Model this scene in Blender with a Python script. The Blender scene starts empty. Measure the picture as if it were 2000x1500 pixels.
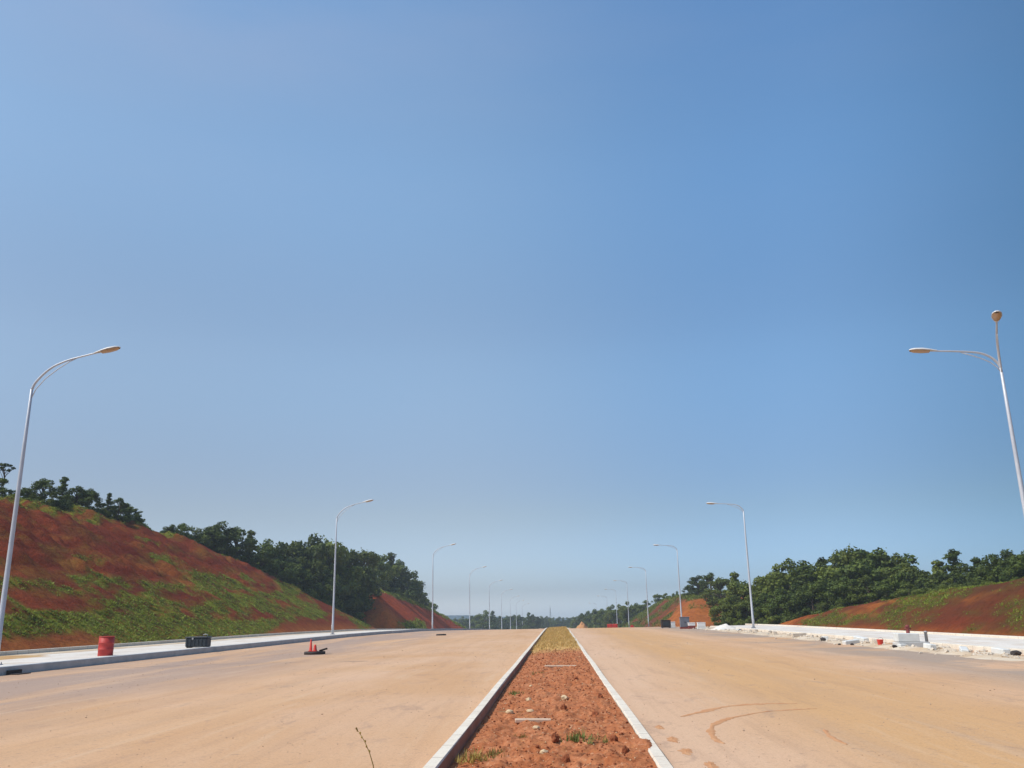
import bpy, math, random
import numpy as np
from mathutils import Vector, Matrix, noise as mnoise

sc = bpy.context.scene
C = sc.collection
R = math.radians

# ------------------------------------------------------------------ camera
CAM_H = 1.8
yaw, pitch, roll = R(-2.686), R(15.096), R(1.0)
fwd = Vector((math.sin(yaw) * math.cos(pitch), math.cos(yaw) * math.cos(pitch), math.sin(pitch)))
rt = Vector((math.cos(yaw), -math.sin(yaw), 0))
up = rt.cross(fwd)
r2 = math.cos(roll) * rt - math.sin(roll) * up
u2 = math.sin(roll) * rt + math.cos(roll) * up
cam = bpy.data.cameras.new('camera')
cam.sensor_width = 36.0
cam.lens = 36.0 * 1670 / 2000
cam.clip_start, cam.clip_end = 0.1, 20000
camo = bpy.data.objects.new('camera', cam)
M = Matrix((r2, u2, -fwd)).transposed().to_4x4()
M.translation = Vector((0, 0, CAM_H))
camo.matrix_world = M
C.objects.link(camo)
sc.camera = camo

# ------------------------------------------------------------------ light and exposure
SUN_EL, SUN_AZ = R(50), R(-112)          # azimuth clockwise from +Y; the sun stands to the left, a little behind
world = bpy.data.worlds.new('World')
sc.world = world
world.use_nodes = True
wn = world.node_tree
sky = wn.nodes.new('ShaderNodeTexSky')
sky.sky_type = 'NISHITA'
sky.sun_disc = False
sky.sun_elevation, sky.sun_rotation = SUN_EL, SUN_AZ
sky.altitude = 0
sky.air_density, sky.dust_density, sky.ozone_density = 1.0, 1.2, 3.0
tc = wn.nodes.new('ShaderNodeTexCoord')
sx = wn.nodes.new('ShaderNodeSeparateXYZ')
wn.links.new(tc.outputs['Generated'], sx.inputs[0])


def sky_tint(src, lo, hi, stops, base):
    """tints the clear sky by world direction (deeper blue away from the sun, paler near the horizon)"""
    mr = wn.nodes.new('ShaderNodeMapRange')
    wn.links.new(src, mr.inputs['Value'])
    mr.inputs['From Min'].default_value, mr.inputs['From Max'].default_value = lo, hi
    rp = wn.nodes.new('ShaderNodeValToRGB')
    rp.color_ramp.interpolation = 'EASE'
    el = rp.color_ramp.elements
    while len(el) < len(stops):
        el.new(.5)
    for e_, (p_, c_) in zip(el, stops):
        e_.position = (p_ - lo) / (hi - lo)
        e_.color = (c_[0] / 2, c_[1] / 2, c_[2] / 2, 1)
    wn.links.new(mr.outputs[0], rp.inputs[0])
    vm = wn.nodes.new('ShaderNodeVectorMath')
    vm.operation = 'MULTIPLY'
    wn.links.new(base, vm.inputs[0])
    wn.links.new(rp.outputs[0], vm.inputs[1])
    v2 = wn.nodes.new('ShaderNodeVectorMath')
    v2.operation = 'SCALE'
    v2.inputs['Scale'].default_value = 2.0
    wn.links.new(vm.outputs[0], v2.inputs[0])
    return v2.outputs[0]


c_sky = sky_tint(sx.outputs[0], -.55, .6, [(-.55, (1.24, 1.10, 1.02)), (-.15, (1.33, 1.21, 1.14)), (.25, (.93, 1.03, 1.11)), (.6, (.435, .61, .70))], sky.outputs[0])
c_sky = sky_tint(sx.outputs[2], 0.0, .7, [(0, (1.50, 1.75, 2.25)), (.03, (.76, .91, 1.22)), (.12, (.745, .765, .82)), (.3, (.985, 1.06, 1.04)), (.5, (1.14, 1.34, 1.31)), (.7, (1.12, 1.35, 1.38))], c_sky)
nz = wn.nodes.new('ShaderNodeTexNoise')
mp = wn.nodes.new('ShaderNodeMapping')
mp.inputs['Scale'].default_value = (2.2, 2.2, 9.0)
wn.links.new(tc.outputs['Generated'], mp.inputs[0])
wn.links.new(mp.outputs[0], nz.inputs['Vector'])
nz.inputs['Scale'].default_value, nz.inputs['Detail'].default_value, nz.inputs['Roughness'].default_value = 1.0, 5, .55
cr = wn.nodes.new('ShaderNodeValToRGB')          # thin high veil, strongest high up on the left
cr.color_ramp.elements[0].position, cr.color_ramp.elements[1].position = .42, .72
wn.links.new(nz.outputs['Fac'], cr.inputs[0])
hi = wn.nodes.new('ShaderNodeMapRange')
wn.links.new(sx.outputs[2], hi.inputs['Value'])
hi.inputs['From Min'].default_value, hi.inputs['From Max'].default_value = .50, .66
hi.inputs['To Min'].default_value, hi.inputs['To Max'].default_value = .05, .30
lf = wn.nodes.new('ShaderNodeMapRange')
wn.links.new(sx.outputs[0], lf.inputs['Value'])
lf.inputs['From Min'].default_value, lf.inputs['From Max'].default_value = .05, -.35
lf.inputs['To Min'].default_value, lf.inputs['To Max'].default_value = .3, 1.0
m1 = wn.nodes.new('ShaderNodeMath')
m1.operation = 'MULTIPLY'
wn.links.new(hi.outputs[0], m1.inputs[0])
wn.links.new(lf.outputs[0], m1.inputs[1])
m2 = wn.nodes.new('ShaderNodeMath')
m2.operation = 'MULTIPLY'
wn.links.new(m1.outputs[0], m2.inputs[0])
wn.links.new(cr.outputs[0], m2.inputs[1])
mx = wn.nodes.new('ShaderNodeMix')
mx.data_type = 'RGBA'
wn.links.new(m2.outputs[0], mx.inputs[0])
wn.links.new(c_sky, mx.inputs[6])
mx.inputs[7].default_value = (3.6, 3.7, 4.6, 1)
wn.links.new(mx.outputs[2], wn.nodes['Background'].inputs[0])
wn.nodes['Background'].inputs[1].default_value = 0.135
sun = bpy.data.lights.new('sun', 'SUN')
sun.energy, sun.angle, sun.color = 3.6, R(0.5), (1.0, 0.95, 0.87)
suno = bpy.data.objects.new('sun', sun)
to_sun = Vector((math.sin(SUN_AZ) * math.cos(SUN_EL), math.cos(SUN_AZ) * math.cos(SUN_EL), math.sin(SUN_EL)))
suno.rotation_euler = to_sun.to_track_quat('Z', 'Y').to_euler()
suno.location = (-40, -20, 60)
C.objects.link(suno)
vs = sc.view_settings
vs.view_transform, vs.look, vs.gamma, vs.exposure = 'Standard', 'None', 1.0, 0.0
vs.use_curve_mapping = False

# ------------------------------------------------------------------ helpers
rng = random.Random(7)


def fbm(x, y, z=0.0, oct=4):
    return mnoise.fractal(Vector((x, y, z)), 1.0, 2.0, oct)


def lerp(pts, t):
    if t <= pts[0][0]:
        return pts[0][1]
    for (a, b), (c, d) in zip(pts, pts[1:]):
        if t <= c:
            return b + (d - b) * (t - a) / (c - a)
    return pts[-1][1]


def clamp(v, a=0.0, b=1.0):
    return max(a, min(b, v))


class NT:
    """small node-graph helper"""
    def __init__(s, name):
        s.m = bpy.data.materials.new(name)
        s.m.use_nodes = True
        s.t = s.m.node_tree
        s.b = s.t.nodes['Principled BSDF']
        s.out = s.t.nodes['Material Output']
        s.pos = s.t.nodes.new('ShaderNodeNewGeometry').outputs['Position']

    def n(s, kind, **kw):
        nd = s.t.nodes.new(kind)
        for k, v in kw.items():
            setattr(nd, k, v)
        return nd

    def link(s, a, b):
        s.t.links.new(a, b)

    def coord(s, scale=(1, 1, 1), src=None):
        v = s.n('ShaderNodeVectorMath', operation='MULTIPLY')
        s.link(src or s.pos, v.inputs[0])
        v.inputs[1].default_value = scale
        return v.outputs[0]

    def noise(s, scale, detail=4, rough=0.55, vec=None, dist=0.0):
        nd = s.n('ShaderNodeTexNoise')
        nd.inputs['Scale'].default_value = scale
        nd.inputs['Detail'].default_value = detail
        nd.inputs['Roughness'].default_value = rough
        nd.inputs['Distortion'].default_value = dist
        s.link(vec if vec is not None else s.pos, nd.inputs['Vector'])
        return nd.outputs['Fac']

    def ramp(s, fac, stops):
        nd = s.n('ShaderNodeValToRGB')
        el = nd.color_ramp.elements
        while len(el) < len(stops):
            el.new(0.5)
        for e, (p, c) in zip(el, stops):
            e.position = p
            e.color = (c, c, c, 1) if isinstance(c, (int, float)) else (*c, 1)
        s.link(fac, nd.inputs[0])
        return nd.outputs[0]

    def mix(s, fac, a, b, mode='MIX'):
        nd = s.n('ShaderNodeMix', data_type='RGBA', blend_type=mode)
        for sock, v in ((nd.inputs[0], fac), (nd.inputs[6], a), (nd.inputs[7], b)):
            if isinstance(v, (int, float)):
                sock.default_value = v
            elif isinstance(v, tuple):
                sock.default_value = (*v, 1)
            else:
                s.link(v, sock)
        return nd.outputs[2]

    def math(s, op, a, b=0.0):
        nd = s.n('ShaderNodeMath', operation=op)
        for sock, v in ((nd.inputs[0], a), (nd.inputs[1], b)):
            if isinstance(v, (int, float)):
                sock.default_value = v
            else:
                s.link(v, sock)
        return nd.outputs[0]

    def sep(s):
        nd = s.n('ShaderNodeSeparateXYZ')
        s.link(s.pos, nd.inputs[0])
        return nd.outputs

    def attr(s, name):
        return s.n('ShaderNodeAttribute', attribute_name=name).outputs['Fac']

    def bump(s, h, strength=0.4, dist=0.02):
        nd = s.n('ShaderNodeBump')
        nd.inputs['Strength'].default_value = strength
        nd.inputs['Distance'].default_value = dist
        s.link(h, nd.inputs['Height'])
        s.link(nd.outputs[0], s.b.inputs['Normal'])

    def color(s, c, rough=0.9, spec=0.3, metal=0.0):
        i = s.b.inputs['Base Color']
        if isinstance(c, tuple):
            i.default_value = (*c, 1)
        else:
            s.link(c, i)
        s.b.inputs['Roughness'].default_value = rough
        s.b.inputs['Specular IOR Level'].default_value = spec
        s.b.inputs['Metallic'].default_value = metal
        return s.m


def simple(name, c1, c2, scale=3.0, rough=0.7, spec=0.3, metal=0.0, bump=0.0):
    t = NT(name)
    n = t.noise(scale, 5, 0.65)
    if bump:
        t.bump(n, bump, 0.02)
    return t.color(t.mix(t.ramp(n, [(0.3, 0.0), (0.7, 1.0)]), c1, c2), rough, spec, metal)


class MB:
    """collects geometry for one mesh"""
    def __init__(s):
        s.v, s.f, s.smooth = [], [], False

    def add(s, vs, fs):
        o = len(s.v)
        s.v += [tuple(p) for p in vs]
        s.f += [tuple(i + o for i in f) for f in fs]
        return s

    def box(s, c, d, rz=0.0, tilt=(0, 0), ch=0.0):
        """box with chamfered vertical and top edges"""
        x, y, z = d[0] / 2, d[1] / 2, d[2] / 2
        ch = min(ch, x * .9, y * .9, z * .9)

        def ring(ex, ey, k, zz):
            return [(ex - k, ey, zz), (-ex + k, ey, zz), (-ex, ey - k, zz), (-ex, -ey + k, zz), (-ex + k, -ey, zz), (ex - k, -ey, zz), (ex, -ey + k, zz), (ex, ey - k, zz)]
        m = Matrix.Translation(c) @ Matrix.Rotation(rz, 4, 'Z') @ Matrix.Rotation(tilt[0], 4, 'X') @ Matrix.Rotation(tilt[1], 4, 'Y')
        if ch <= 0:
            vs = [(i, j, k) for k in (-z, z) for i, j in ((x, y), (-x, y), (-x, -y), (x, -y))]
            fs = [(0, 1, 5, 4), (1, 2, 6, 5), (2, 3, 7, 6), (3, 0, 4, 7), (4, 5, 6, 7), (3, 2, 1, 0)]
        else:
            rings = [ring(x - ch, y - ch, ch * .4, -z), ring(x, y, ch, -z + ch), ring(x, y, ch, z - ch), ring(x - ch, y - ch, ch * .4, z)]
            vs = [p for r_ in rings for p in r_]
            fs = [(8 * a + i, 8 * a + (i + 1) % 8, 8 * a + 8 + (i + 1) % 8, 8 * a + 8 + i) for a in range(3) for i in range(8)]
            fs += [tuple(range(7, -1, -1)), tuple(range(24, 32))]
        return s.add([m @ Vector(p) for p in vs], fs)

    def tube(s, pts, rad, n=8, cap=True):
        pts = [Vector(p) for p in pts]
        if isinstance(rad, (int, float)):
            rad = [rad] * len(pts)
        ref = None
        vs, fs = [], []
        for i, p in enumerate(pts):
            t = (pts[min(i + 1, len(pts) - 1)] - pts[max(i - 1, 0)]).normalized()
            if ref is None:
                ref = Vector((1, 0, 0)) if abs(t.x) < .8 else Vector((0, 1, 0))
            a = (ref - t * ref.dot(t)).normalized()
            ref = a
            b = t.cross(a)
            vs += [p + (a * math.cos(k * 2 * math.pi / n) + b * math.sin(k * 2 * math.pi / n)) * rad[i] for k in range(n)]
        for i in range(len(pts) - 1):
            fs += [(i * n + k, i * n + (k + 1) % n, (i + 1) * n + (k + 1) % n, (i + 1) * n + k) for k in range(n)]
        if cap:
            fs += [tuple(range(n - 1, -1, -1)), tuple(range((len(pts) - 1) * n, len(pts) * n))]
        return s.add(vs, fs)

    def lathe(s, prof_, c=(0, 0, 0), n=20, m=None):
        m = (Matrix.Translation(c) @ m) if m is not None else Matrix.Translation(c)
        vs = [m @ Vector((r_ * math.cos(k * 2 * math.pi / n), r_ * math.sin(k * 2 * math.pi / n), z)) for r_, z in prof_ for k in range(n)]
        fs = [(i * n + k, i * n + (k + 1) % n, (i + 1) * n + (k + 1) % n, (i + 1) * n + k) for i in range(len(prof_) - 1) for k in range(n)]
        fs += [tuple(range(n - 1, -1, -1)), tuple(range((len(prof_) - 1) * n, len(prof_) * n))]
        return s.add(vs, fs)

    def rock(s, c, d, seed, sub=2, rough=0.35):
        import bmesh
        bm = bmesh.new()
        bmesh.ops.create_icosphere(bm, subdivisions=sub, radius=1.0)
        rz = Matrix.Rotation(seed * 1.7, 3, 'Z')
        vs = []
        for v in bm.verts:
            k = 1 + rough * mnoise.noise(v.co * 1.3 + Vector((seed * 3.1, seed, 0))) + rough * .5 * mnoise.noise(v.co * 3.1 + Vector((0, seed * 2.3, 9)))
            p = v.co * k
            vs.append(rz @ Vector((p.x * d[0], p.y * d[1], p.z * d[2])) + Vector(c))
        fs = [tuple(v.index for v in f.verts) for f in bm.faces]
        bm.free()
        return s.add(vs, fs)

    def build(s, name, mat, parent=None, smooth=False, loc=(0, 0, 0)):
        me = bpy.data.meshes.new(name)
        me.from_pydata(s.v, [], s.f)
        me.materials.append(mat)
        if smooth:
            me.polygons.foreach_set('use_smooth', [True] * len(me.polygons))
        me.update()
        o = bpy.data.objects.new(name, me)
        C.objects.link(o)
        o.location = loc
        if parent:
            o.parent = parent
        return o


def np_mesh(name, verts, faces, mat, attrs=None, smooth=True):
    me = bpy.data.meshes.new(name)
    verts = np.asarray(verts, np.float32)
    faces = np.asarray(faces, np.int32)
    k = faces.shape[1]
    me.vertices.add(len(verts))
    me.vertices.foreach_set('co', verts.ravel())
    me.loops.add(faces.size)
    me.loops.foreach_set('vertex_index', faces.ravel())
    me.polygons.add(len(faces))
    me.polygons.foreach_set('loop_start', np.arange(0, faces.size, k, dtype=np.int32))
    me.polygons.foreach_set('loop_total', np.full(len(faces), k, np.int32))
    me.polygons.foreach_set('use_smooth', np.full(len(faces), smooth))
    for nm, data in (attrs or {}).items():
        a = me.attributes.new(nm, 'FLOAT', 'POINT')
        a.data.foreach_set('value', np.asarray(data, np.float32))
    me.materials.append(mat)
    me.update()
    me.validate()
    return me


def mesh_obj(name, me, parent=None):
    o = bpy.data.objects.new(name, me)
    C.objects.link(o)
    if parent:
        o.parent = parent
    return o


def tag(o, label=None, cat=None, group=None, kind=None):
    if label:
        o['label'] = label
    if cat:
        o['category'] = cat
    if group:
        o['group'] = group
    if kind:
        o['kind'] = kind
    return o


def thing(name, loc, label, cat, rz=0.0, group=None):
    o = bpy.data.objects.new(name, None)
    o.empty_display_size = 0.3
    o.location = loc
    o.rotation_euler.z = rz
    C.objects.link(o)
    return tag(o, label, cat, group)


def dup(root, loc, rz, label, group=None, scale=None):
    r_ = root.copy()
    C.objects.link(r_)
    r_.location, r_.rotation_euler = loc, (0, 0, rz)
    if scale:
        r_.scale = scale
    r_['label'] = label
    if group:
        r_['group'] = group
    for ch in list(root.children):
        c = ch.copy()
        C.objects.link(c)
        c.parent = r_
        for g in list(ch.children):
            d = g.copy()
            C.objects.link(d)
            d.parent = c
    return r_


def grid_faces(nx, ny):
    i = np.arange(nx * ny).reshape(ny, nx)
    return np.stack([i[:-1, :-1], i[:-1, 1:], i[1:, 1:], i[1:, :-1]], -1).reshape(-1, 4)


# ------------------------------------------------------------------ the lie of the land
PROF = [(0, 0), (95, 0), (115, -.08), (135, -.35), (160, -.75), (185, -1.2), (235, -2.15), (285, -3.2), (350, -4.6), (420, -5.6), (520, -6.2), (9000, -6.2)]


def prof(y):
    return lerp(PROF, y)


def smin(a, b, k=.6):
    h = max(k - abs(a - b), 0) / k
    return min(a, b) - h * h * k * .25


CAP1 = [(0, 12.0), (60, 12.6), (85, 13.5), (108, 13.9), (120, 12.3), (130, 10.0), (139, 6.7), (148, 3.0), (156, -.3), (400, -.5)]
CAP2 = [(157, -.5), (163, 4.0), (170, 7.4), (180, 8.4), (210, 8.0), (238, 6.0), (265, 2.4), (285, -.3), (900, -.5)]
CAP3 = [(128, -.5), (140, .3), (150, 2.6), (165, 4.6), (185, 6.2), (208, 7.1), (235, 7.3), (258, 6.0), (285, 3.5), (310, .5), (330, -.5), (900, -.5)]
CAP4 = [(0, 6.2), (30, 5.2), (45, 4.4), (56, 3.75), (74, 2.85), (88, 2.0), (100, 1.1), (109, -.3), (900, -.5)]


def bank_left(x, y):
    run = -30.2 - x
    c = lerp(CAP1, y)
    e = max(run - 1.6 * c, 0)
    if y < 112:
        c = c + min(e * .05, 1.2) * (1 if y < 100 else (112 - y) / 12)
    return smin(run / 1.6 - .2, c, 1.2)


def bank_left_far(x, y):
    return smin((-27.0 - x) / 1.15 - .2, lerp(CAP2, y), .8)


def bank_right_far(x, y):
    return smin((x - 19.6) / 1.2 - .2, lerp(CAP3, y), .8)


def bank_right(x, y):
    return smin((x - 24.6) / 1.6 - .2, lerp(CAP4, y), .6)


def terrain(x, y):
    h = 0
    if x < -30 and 10 < y < 170:
        h = max(h, bank_left(x, y))
    if x < -27 and 150 < y < 292:
        h = max(h, bank_left_far(x, y))
    if x > 19.6 and 120 < y < 335:
        h = max(h, bank_right_far(x, y))
    if x > 24.6 and 10 < y < 120:
        h = max(h, bank_right(x, y))
    return prof(y) + h


KL = [(0, -20.0), (84, -20.0), (104, -18.4), (135, -17.3), (185, -16.6), (600, -16.4)]


def kxl(y):
    return lerp(KL, y)


def kxr(y):
    return lerp([(0, 17.6), (110, 17.6), (150, 16.8), (600, 16.6)], y)


YS = sorted(set([-40, -15, 0] + list(range(5, 125, 5)) + [84, 95, 104, 115] + list(range(125, 525, 10)) + [p[0] for p in PROF if p[0] < 600]))


def strip(name, mat, sec, y0, y1, ys=YS, smooth=False):
    """sweeps a cross-section (functions or numbers for x, offset z) along the road"""
    yl = [y for y in ys if y0 < y < y1]
    yl = [y0] + yl + [y1]
    vs = []
    for y in yl:
        for fx, z in sec:
            vs.append(((fx(y) if callable(fx) else fx), y, prof(y) + z))
    n = len(sec)
    fs = grid_faces(n, len(yl))
    return mesh_obj(name, np_mesh(name, vs, fs, mat, smooth=smooth))


# ------------------------------------------------------------------ materials of the setting
t = NT('ground_soil')
n1 = t.noise(0.05, 6, 0.6)
n2 = t.noise(0.9, 6, 0.7)
c = t.mix(t.ramp(n1, [(0.4, 0.0), (0.6, 1.0)]), (0.33, 0.15, 0.06), (0.42, 0.24, 0.12))
far = t.ramp(t.math('DIVIDE', t.sep()[1], 400.0), [(0.3, 0.0), (0.42, 1.0)])
c = t.mix(far, c, (0.055, 0.085, 0.025))
c = t.mix(t.ramp(n2, [(0.35, 0.35), (0.7, 0.0)]), c, (0.10, 0.07, 0.03))
t.bump(n2, 0.6, 0.1)
M_GROUND = t.color(c, 0.95, 0.1)

t = NT('dusty_road')
X, Y, _ = t.sep()
streak = t.noise(1.0, 6, 0.6, t.coord((0.42, 0.035, 1)), 0.6)
streak2 = t.noise(1.0, 5, 0.7, t.coord((2.2, 0.12, 1)), 0.3)
blot = t.noise(0.11, 5, 0.6, None, 0.8)
grit = t.noise(26.0, 3, 0.8)
speck = t.noise(7.0, 4, 0.75)
c = t.mix(t.ramp(streak, [(0.36, 0.0), (0.64, 1.0)]), (0.62, 0.385, 0.222), (0.56, 0.325, 0.170))
c = t.mix(t.ramp(blot, [(0.42, 0.0), (0.66, 0.55)]), c, (0.65, 0.43, 0.29))
# grey patches where the bare aggregate shows at both road edges
gl = t.ramp(t.math('MULTIPLY', X, -0.05), [(0.42, 0.0), (0.62, 0.75), (0.86, 0.95), (0.97, 0.45)])
gn = t.ramp(t.noise(1.0, 5, 0.6, t.coord((0.30, 0.045, 1)), 1.0), [(0.34, 0.0), (0.54, 1.0)])
c = t.mix(t.math('MULTIPLY', gl, gn), c, (0.37, 0.270, 0.218))
gr = t.ramp(t.math('MULTIPLY', X, 0.05), [(0.5, 0.0), (0.63, 0.9), (0.75, 0.95), (0.82, 0.2)])
gn2 = t.ramp(t.noise(0.13, 5, 0.65, None, 0.8), [(0.36, 0.0), (0.52, 1.0)])
c = t.mix(t.math('MULTIPLY', gr, gn2), c, (0.36, 0.28, 0.22))
# ochre wheel lane on the right carriageway, pinker dust beside the median
lane = t.math('ADD', t.math('MULTIPLY', X, 0.05), t.math('MULTIPLY', t.noise(0.06, 3, 0.5), 0.22))
lr = t.ramp(lane, [(0.24, 0.0), (0.36, 0.85), (0.48, 0.7), (0.6, 0.0)])
c = t.mix(lr, c, (0.58, 0.335, 0.15))
pink = t.ramp(t.math('MULTIPLY', X, 0.05), [(0.06, 0.6), (0.22, 0.0)])
posx = t.ramp(t.math('MULTIPLY', X, 0.05), [(0.0, 0.0), (0.02, 1.0)])
c = t.mix(t.math('MULTIPLY', pink, posx), c, (0.66, 0.445, 0.305))
c = t.mix(t.ramp(streak2, [(0.30, 0.35), (0.47, 0.0)]), c, (0.38, 0.235, 0.15))
c = t.mix(t.ramp(streak2, [(0.56, 0.0), (0.70, 0.35)]), c, (0.64, 0.46, 0.31))
wob = t.math('MULTIPLY', t.noise(0.045, 2, 0.5), 2.4)
for x0_, w_ in ((-9.6, .5), (-7.7, .5), (4.2, .45), (6.0, .45), (10.6, .5), (12.4, .5)):
    dx_ = t.math('ABSOLUTE', t.math('ADD', t.math('ADD', X, -x0_ - 1.2), wob))
    tk = t.math('MULTIPLY', t.ramp(t.math('DIVIDE', dx_, w_), [(0.3, 0.5), (1.0, 0.0)]), t.ramp(streak2, [(0.4, 0.2), (0.6, 1.0)]))
    c = t.mix(t.math('MULTIPLY', tk, 0.7), c, (0.46, 0.29, 0.175))
scuff = t.noise(1.0, 6, 0.8, t.coord((1.1, 0.5, 1)), 0.5)
c = t.mix(t.ramp(scuff, [(0.32, 0.5), (0.44, 0.0)]), c, (0.33, 0.22, 0.165))
c = t.mix(t.ramp(speck, [(0.30, 0.6), (0.43, 0.0)]), c, (0.30, 0.20, 0.14))
c = t.mix(t.ramp(speck, [(0.60, 0.0), (0.72, 0.4)]), c, (0.68, 0.51, 0.36))
c = t.mix(t.ramp(grit, [(0.32, 0.5), (0.48, 0.0)]), c, (0.30, 0.20, 0.13))
c = t.mix(t.ramp(grit, [(0.58, 0.0), (0.72, 0.35)]), c, (0.72, 0.56, 0.42))
t.bump(t.mix(0.5, grit, speck), 0.35, 0.015)
M_ROAD = t.color(c, 0.95, 0.12)

t = NT('median_soil')
n1 = t.noise(1.6, 6, 0.65)
n2 = t.noise(14.0, 5, 0.75)
n3 = t.noise(5.0, 4, 0.7)
c = t.mix(t.ramp(n1, [(0.35, 0.0), (0.65, 1.0)]), (0.37, 0.118, 0.044), (0.49, 0.19, 0.085))
c = t.mix(t.ramp(n3, [(0.55, 0.0), (0.75, 0.5)]), c, (0.46, 0.21, 0.07))
c = t.mix(t.ramp(n2, [(0.34, 0.8), (0.47, 0.0)]), c, (0.15, 0.045, 0.022))
c = t.mix(t.ramp(n2, [(0.57, 0.0), (0.68, 0.7)]), c, (0.60, 0.36, 0.22))
gy = t.ramp(t.math('ADD', t.math('DIVIDE', t.sep()[1], 100.0), t.math('MULTIPLY', t.noise(2.4, 5, 0.7), 0.09)), [(0.445, 0.0), (0.50, 1.0)])
c = t.mix(gy, c, t.mix(t.ramp(n3, [(0.4, 0.0), (0.6, 1.0)]), (0.56, 0.36, 0.13), (0.47, 0.27, 0.10)))
t.bump(n2, 0.8, 0.03)
M_MEDIAN = t.color(c, 0.95, 0.1)

t = NT('kerb_concrete')
n1 = t.noise(0.9, 6, 0.7)
n2 = t.noise(18, 4, 0.7)
c = t.mix(t.ramp(n1, [(0.35, 0.0), (0.65, 1.0)]), (0.66, 0.57, 0.46), (0.78, 0.71, 0.59))
c = t.mix(t.ramp(n1, [(0.62, 0.0), (0.8, 0.5)]), c, (0.5, 0.33, 0.2))
c = t.mix(t.ramp(n2, [(0.3, 0.3), (0.5, 0.0)]), c, (0.4, 0.34, 0.28))
jy = t.math('FRACT', t.sep()[1])
c = t.mix(t.ramp(jy, [(0.0, 0.8), (0.016, 0.8), (0.024, 0.0)]), c, (0.22, 0.14, 0.09))
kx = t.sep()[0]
shade_band = t.math('MULTIPLY', t.math('GREATER_THAN', kx, -1.408), t.math('LESS_THAN', kx, -1.3))  # left kerb's inner shadow band, painted soil-brown onto its inner face
shade_band = t.math('MULTIPLY', shade_band, t.ramp(n1, [(0.25, 0.75), (0.6, 1.0)]))
c = t.mix(shade_band, c, (0.34, 0.16, 0.095))
t.bump(n2, 0.3, 0.01)
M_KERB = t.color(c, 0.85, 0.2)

t = NT('pavement_concrete')
n1 = t.noise(1.0, 6, 0.7, t.coord((0.5, 0.12, 1)))
n2 = t.noise(9, 4, 0.7)
c = t.mix(t.ramp(n1, [(0.35, 0.0), (0.65, 1.0)]), (0.66, 0.60, 0.52), (0.80, 0.75, 0.68))
c = t.mix(t.ramp(n1, [(0.54, 0.0), (0.70, 0.6)]), c, (0.46, 0.31, 0.18))
nd = t.noise(0.45, 6, 0.7)
c = t.mix(t.ramp(nd, [(0.46, 0.0), (0.66, 0.5)]), c, (0.50, 0.35, 0.22))
c = t.mix(t.ramp(n2, [(0.3, 0.3), (0.5, 0.0)]), c, (0.4, 0.34, 0.28))
t.bump(n2, 0.3, 0.02)
M_PAVE = t.color(c, 0.85, 0.2)
M_KERBGREY = simple('old_kerb_concrete', (0.40, 0.40, 0.39), (0.55, 0.54, 0.52), 1.2, 0.85, 0.2, 0, 0.2)
M_SAND = simple('sandy_soil', (0.55, 0.38, 0.19), (0.44, 0.22, 0.09), 0.7, 0.95, 0.1, 0, 0.5)
M_PALESAND = simple('pale_sand', (0.70, 0.61, 0.48), (0.50, 0.33, 0.18), 0.6, 0.95, 0.1, 0, 0.5)


def bank_material(name, ca, cb, cc, veg_a, veg_b, stretch):
    t = NT(name)
    n1 = t.noise(1.0, 6, 0.65, t.coord(stretch))
    n2 = t.noise(2.2, 6, 0.75)
    n3 = t.noise(0.5, 5, 0.7)
    c = t.mix(t.ramp(n1, [(0.36, 0.0), (0.64, 1.0)]), ca, cb)
    c = t.mix(t.math('MULTIPLY', t.attr('ochre'), t.ramp(n3, [(0.3, 0.35), (0.6, 1.0)])), c, cc)
    c = t.mix(t.ramp(n2, [(0.3, 0.6), (0.5, 0.0)]), c, (0.06, 0.022, 0.012))  # dark specks paint shade into the hollows of the bank
    v = t.math('MULTIPLY', t.attr('veg'), t.ramp(n2, [(0.36, 0.12), (0.54, 1.0)]))
    vc = t.mix(t.ramp(n3, [(0.4, 0.0), (0.62, 1.0)]), veg_a, veg_b)
    c = t.mix(v, c, vc)
    n4 = t.noise(0.9, 6, 0.8)
    t.bump(t.mix(0.5, n2, n4), 1.0, 0.6)
    return t.color(c, 0.95, 0.08)


M_BANK = bank_material('red_bank_soil', (0.165, 0.026, 0.012), (0.27, 0.055, 0.020), (0.46, 0.15, 0.036), (0.085, 0.092, 0.015), (0.235, 0.265, 0.028), (0.25, 0.06, 0.5))
M_BANKFAR = bank_material('bright_bank_soil', (0.47, 0.088, 0.028), (0.38, 0.068, 0.025), (0.60, 0.16, 0.035), (0.10, 0.13, 0.02), (0.18, 0.14, 0.03), (0.2, 0.05, 0.4))
M_BANKRIGHT = bank_material('brown_bank_soil', (0.20, 0.042, 0.017), (0.115, 0.042, 0.017), (0.44, 0.135, 0.028), (0.070, 0.068, 0.016), (0.11, 0.105, 0.022), (0.25, 0.06, 0.5))

# ------------------------------------------------------------------ ground, road, median
xs = [-1500, -800, -400, -160, -80, -40, -20, 0, 20, 40, 80, 160, 400, 800, 1500]
ysg = [-300] + YS + [700, 1000, 1500]
gv = [(x, y, prof(y) - 0.012) for y in ysg for x in xs]
tag(mesh_obj('ground', np_mesh('ground', gv, grid_faces(len(xs), len(ysg)), M_GROUND)), kind='structure')

ML, MLI, MRI, MR = -1.58, -1.39, 1.07, 1.25     # outer and inner faces of the two median kerbs


tag(strip('road', M_ROAD, [(kxl, 0), (-14, 0), (-8, 0), (ML, 0)], -40, 520), kind='structure')
tag(strip('road', M_ROAD, [(MR, 0), (6, 0), (12, 0), (kxr, 0)], -40, 520), kind='structure')


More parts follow.
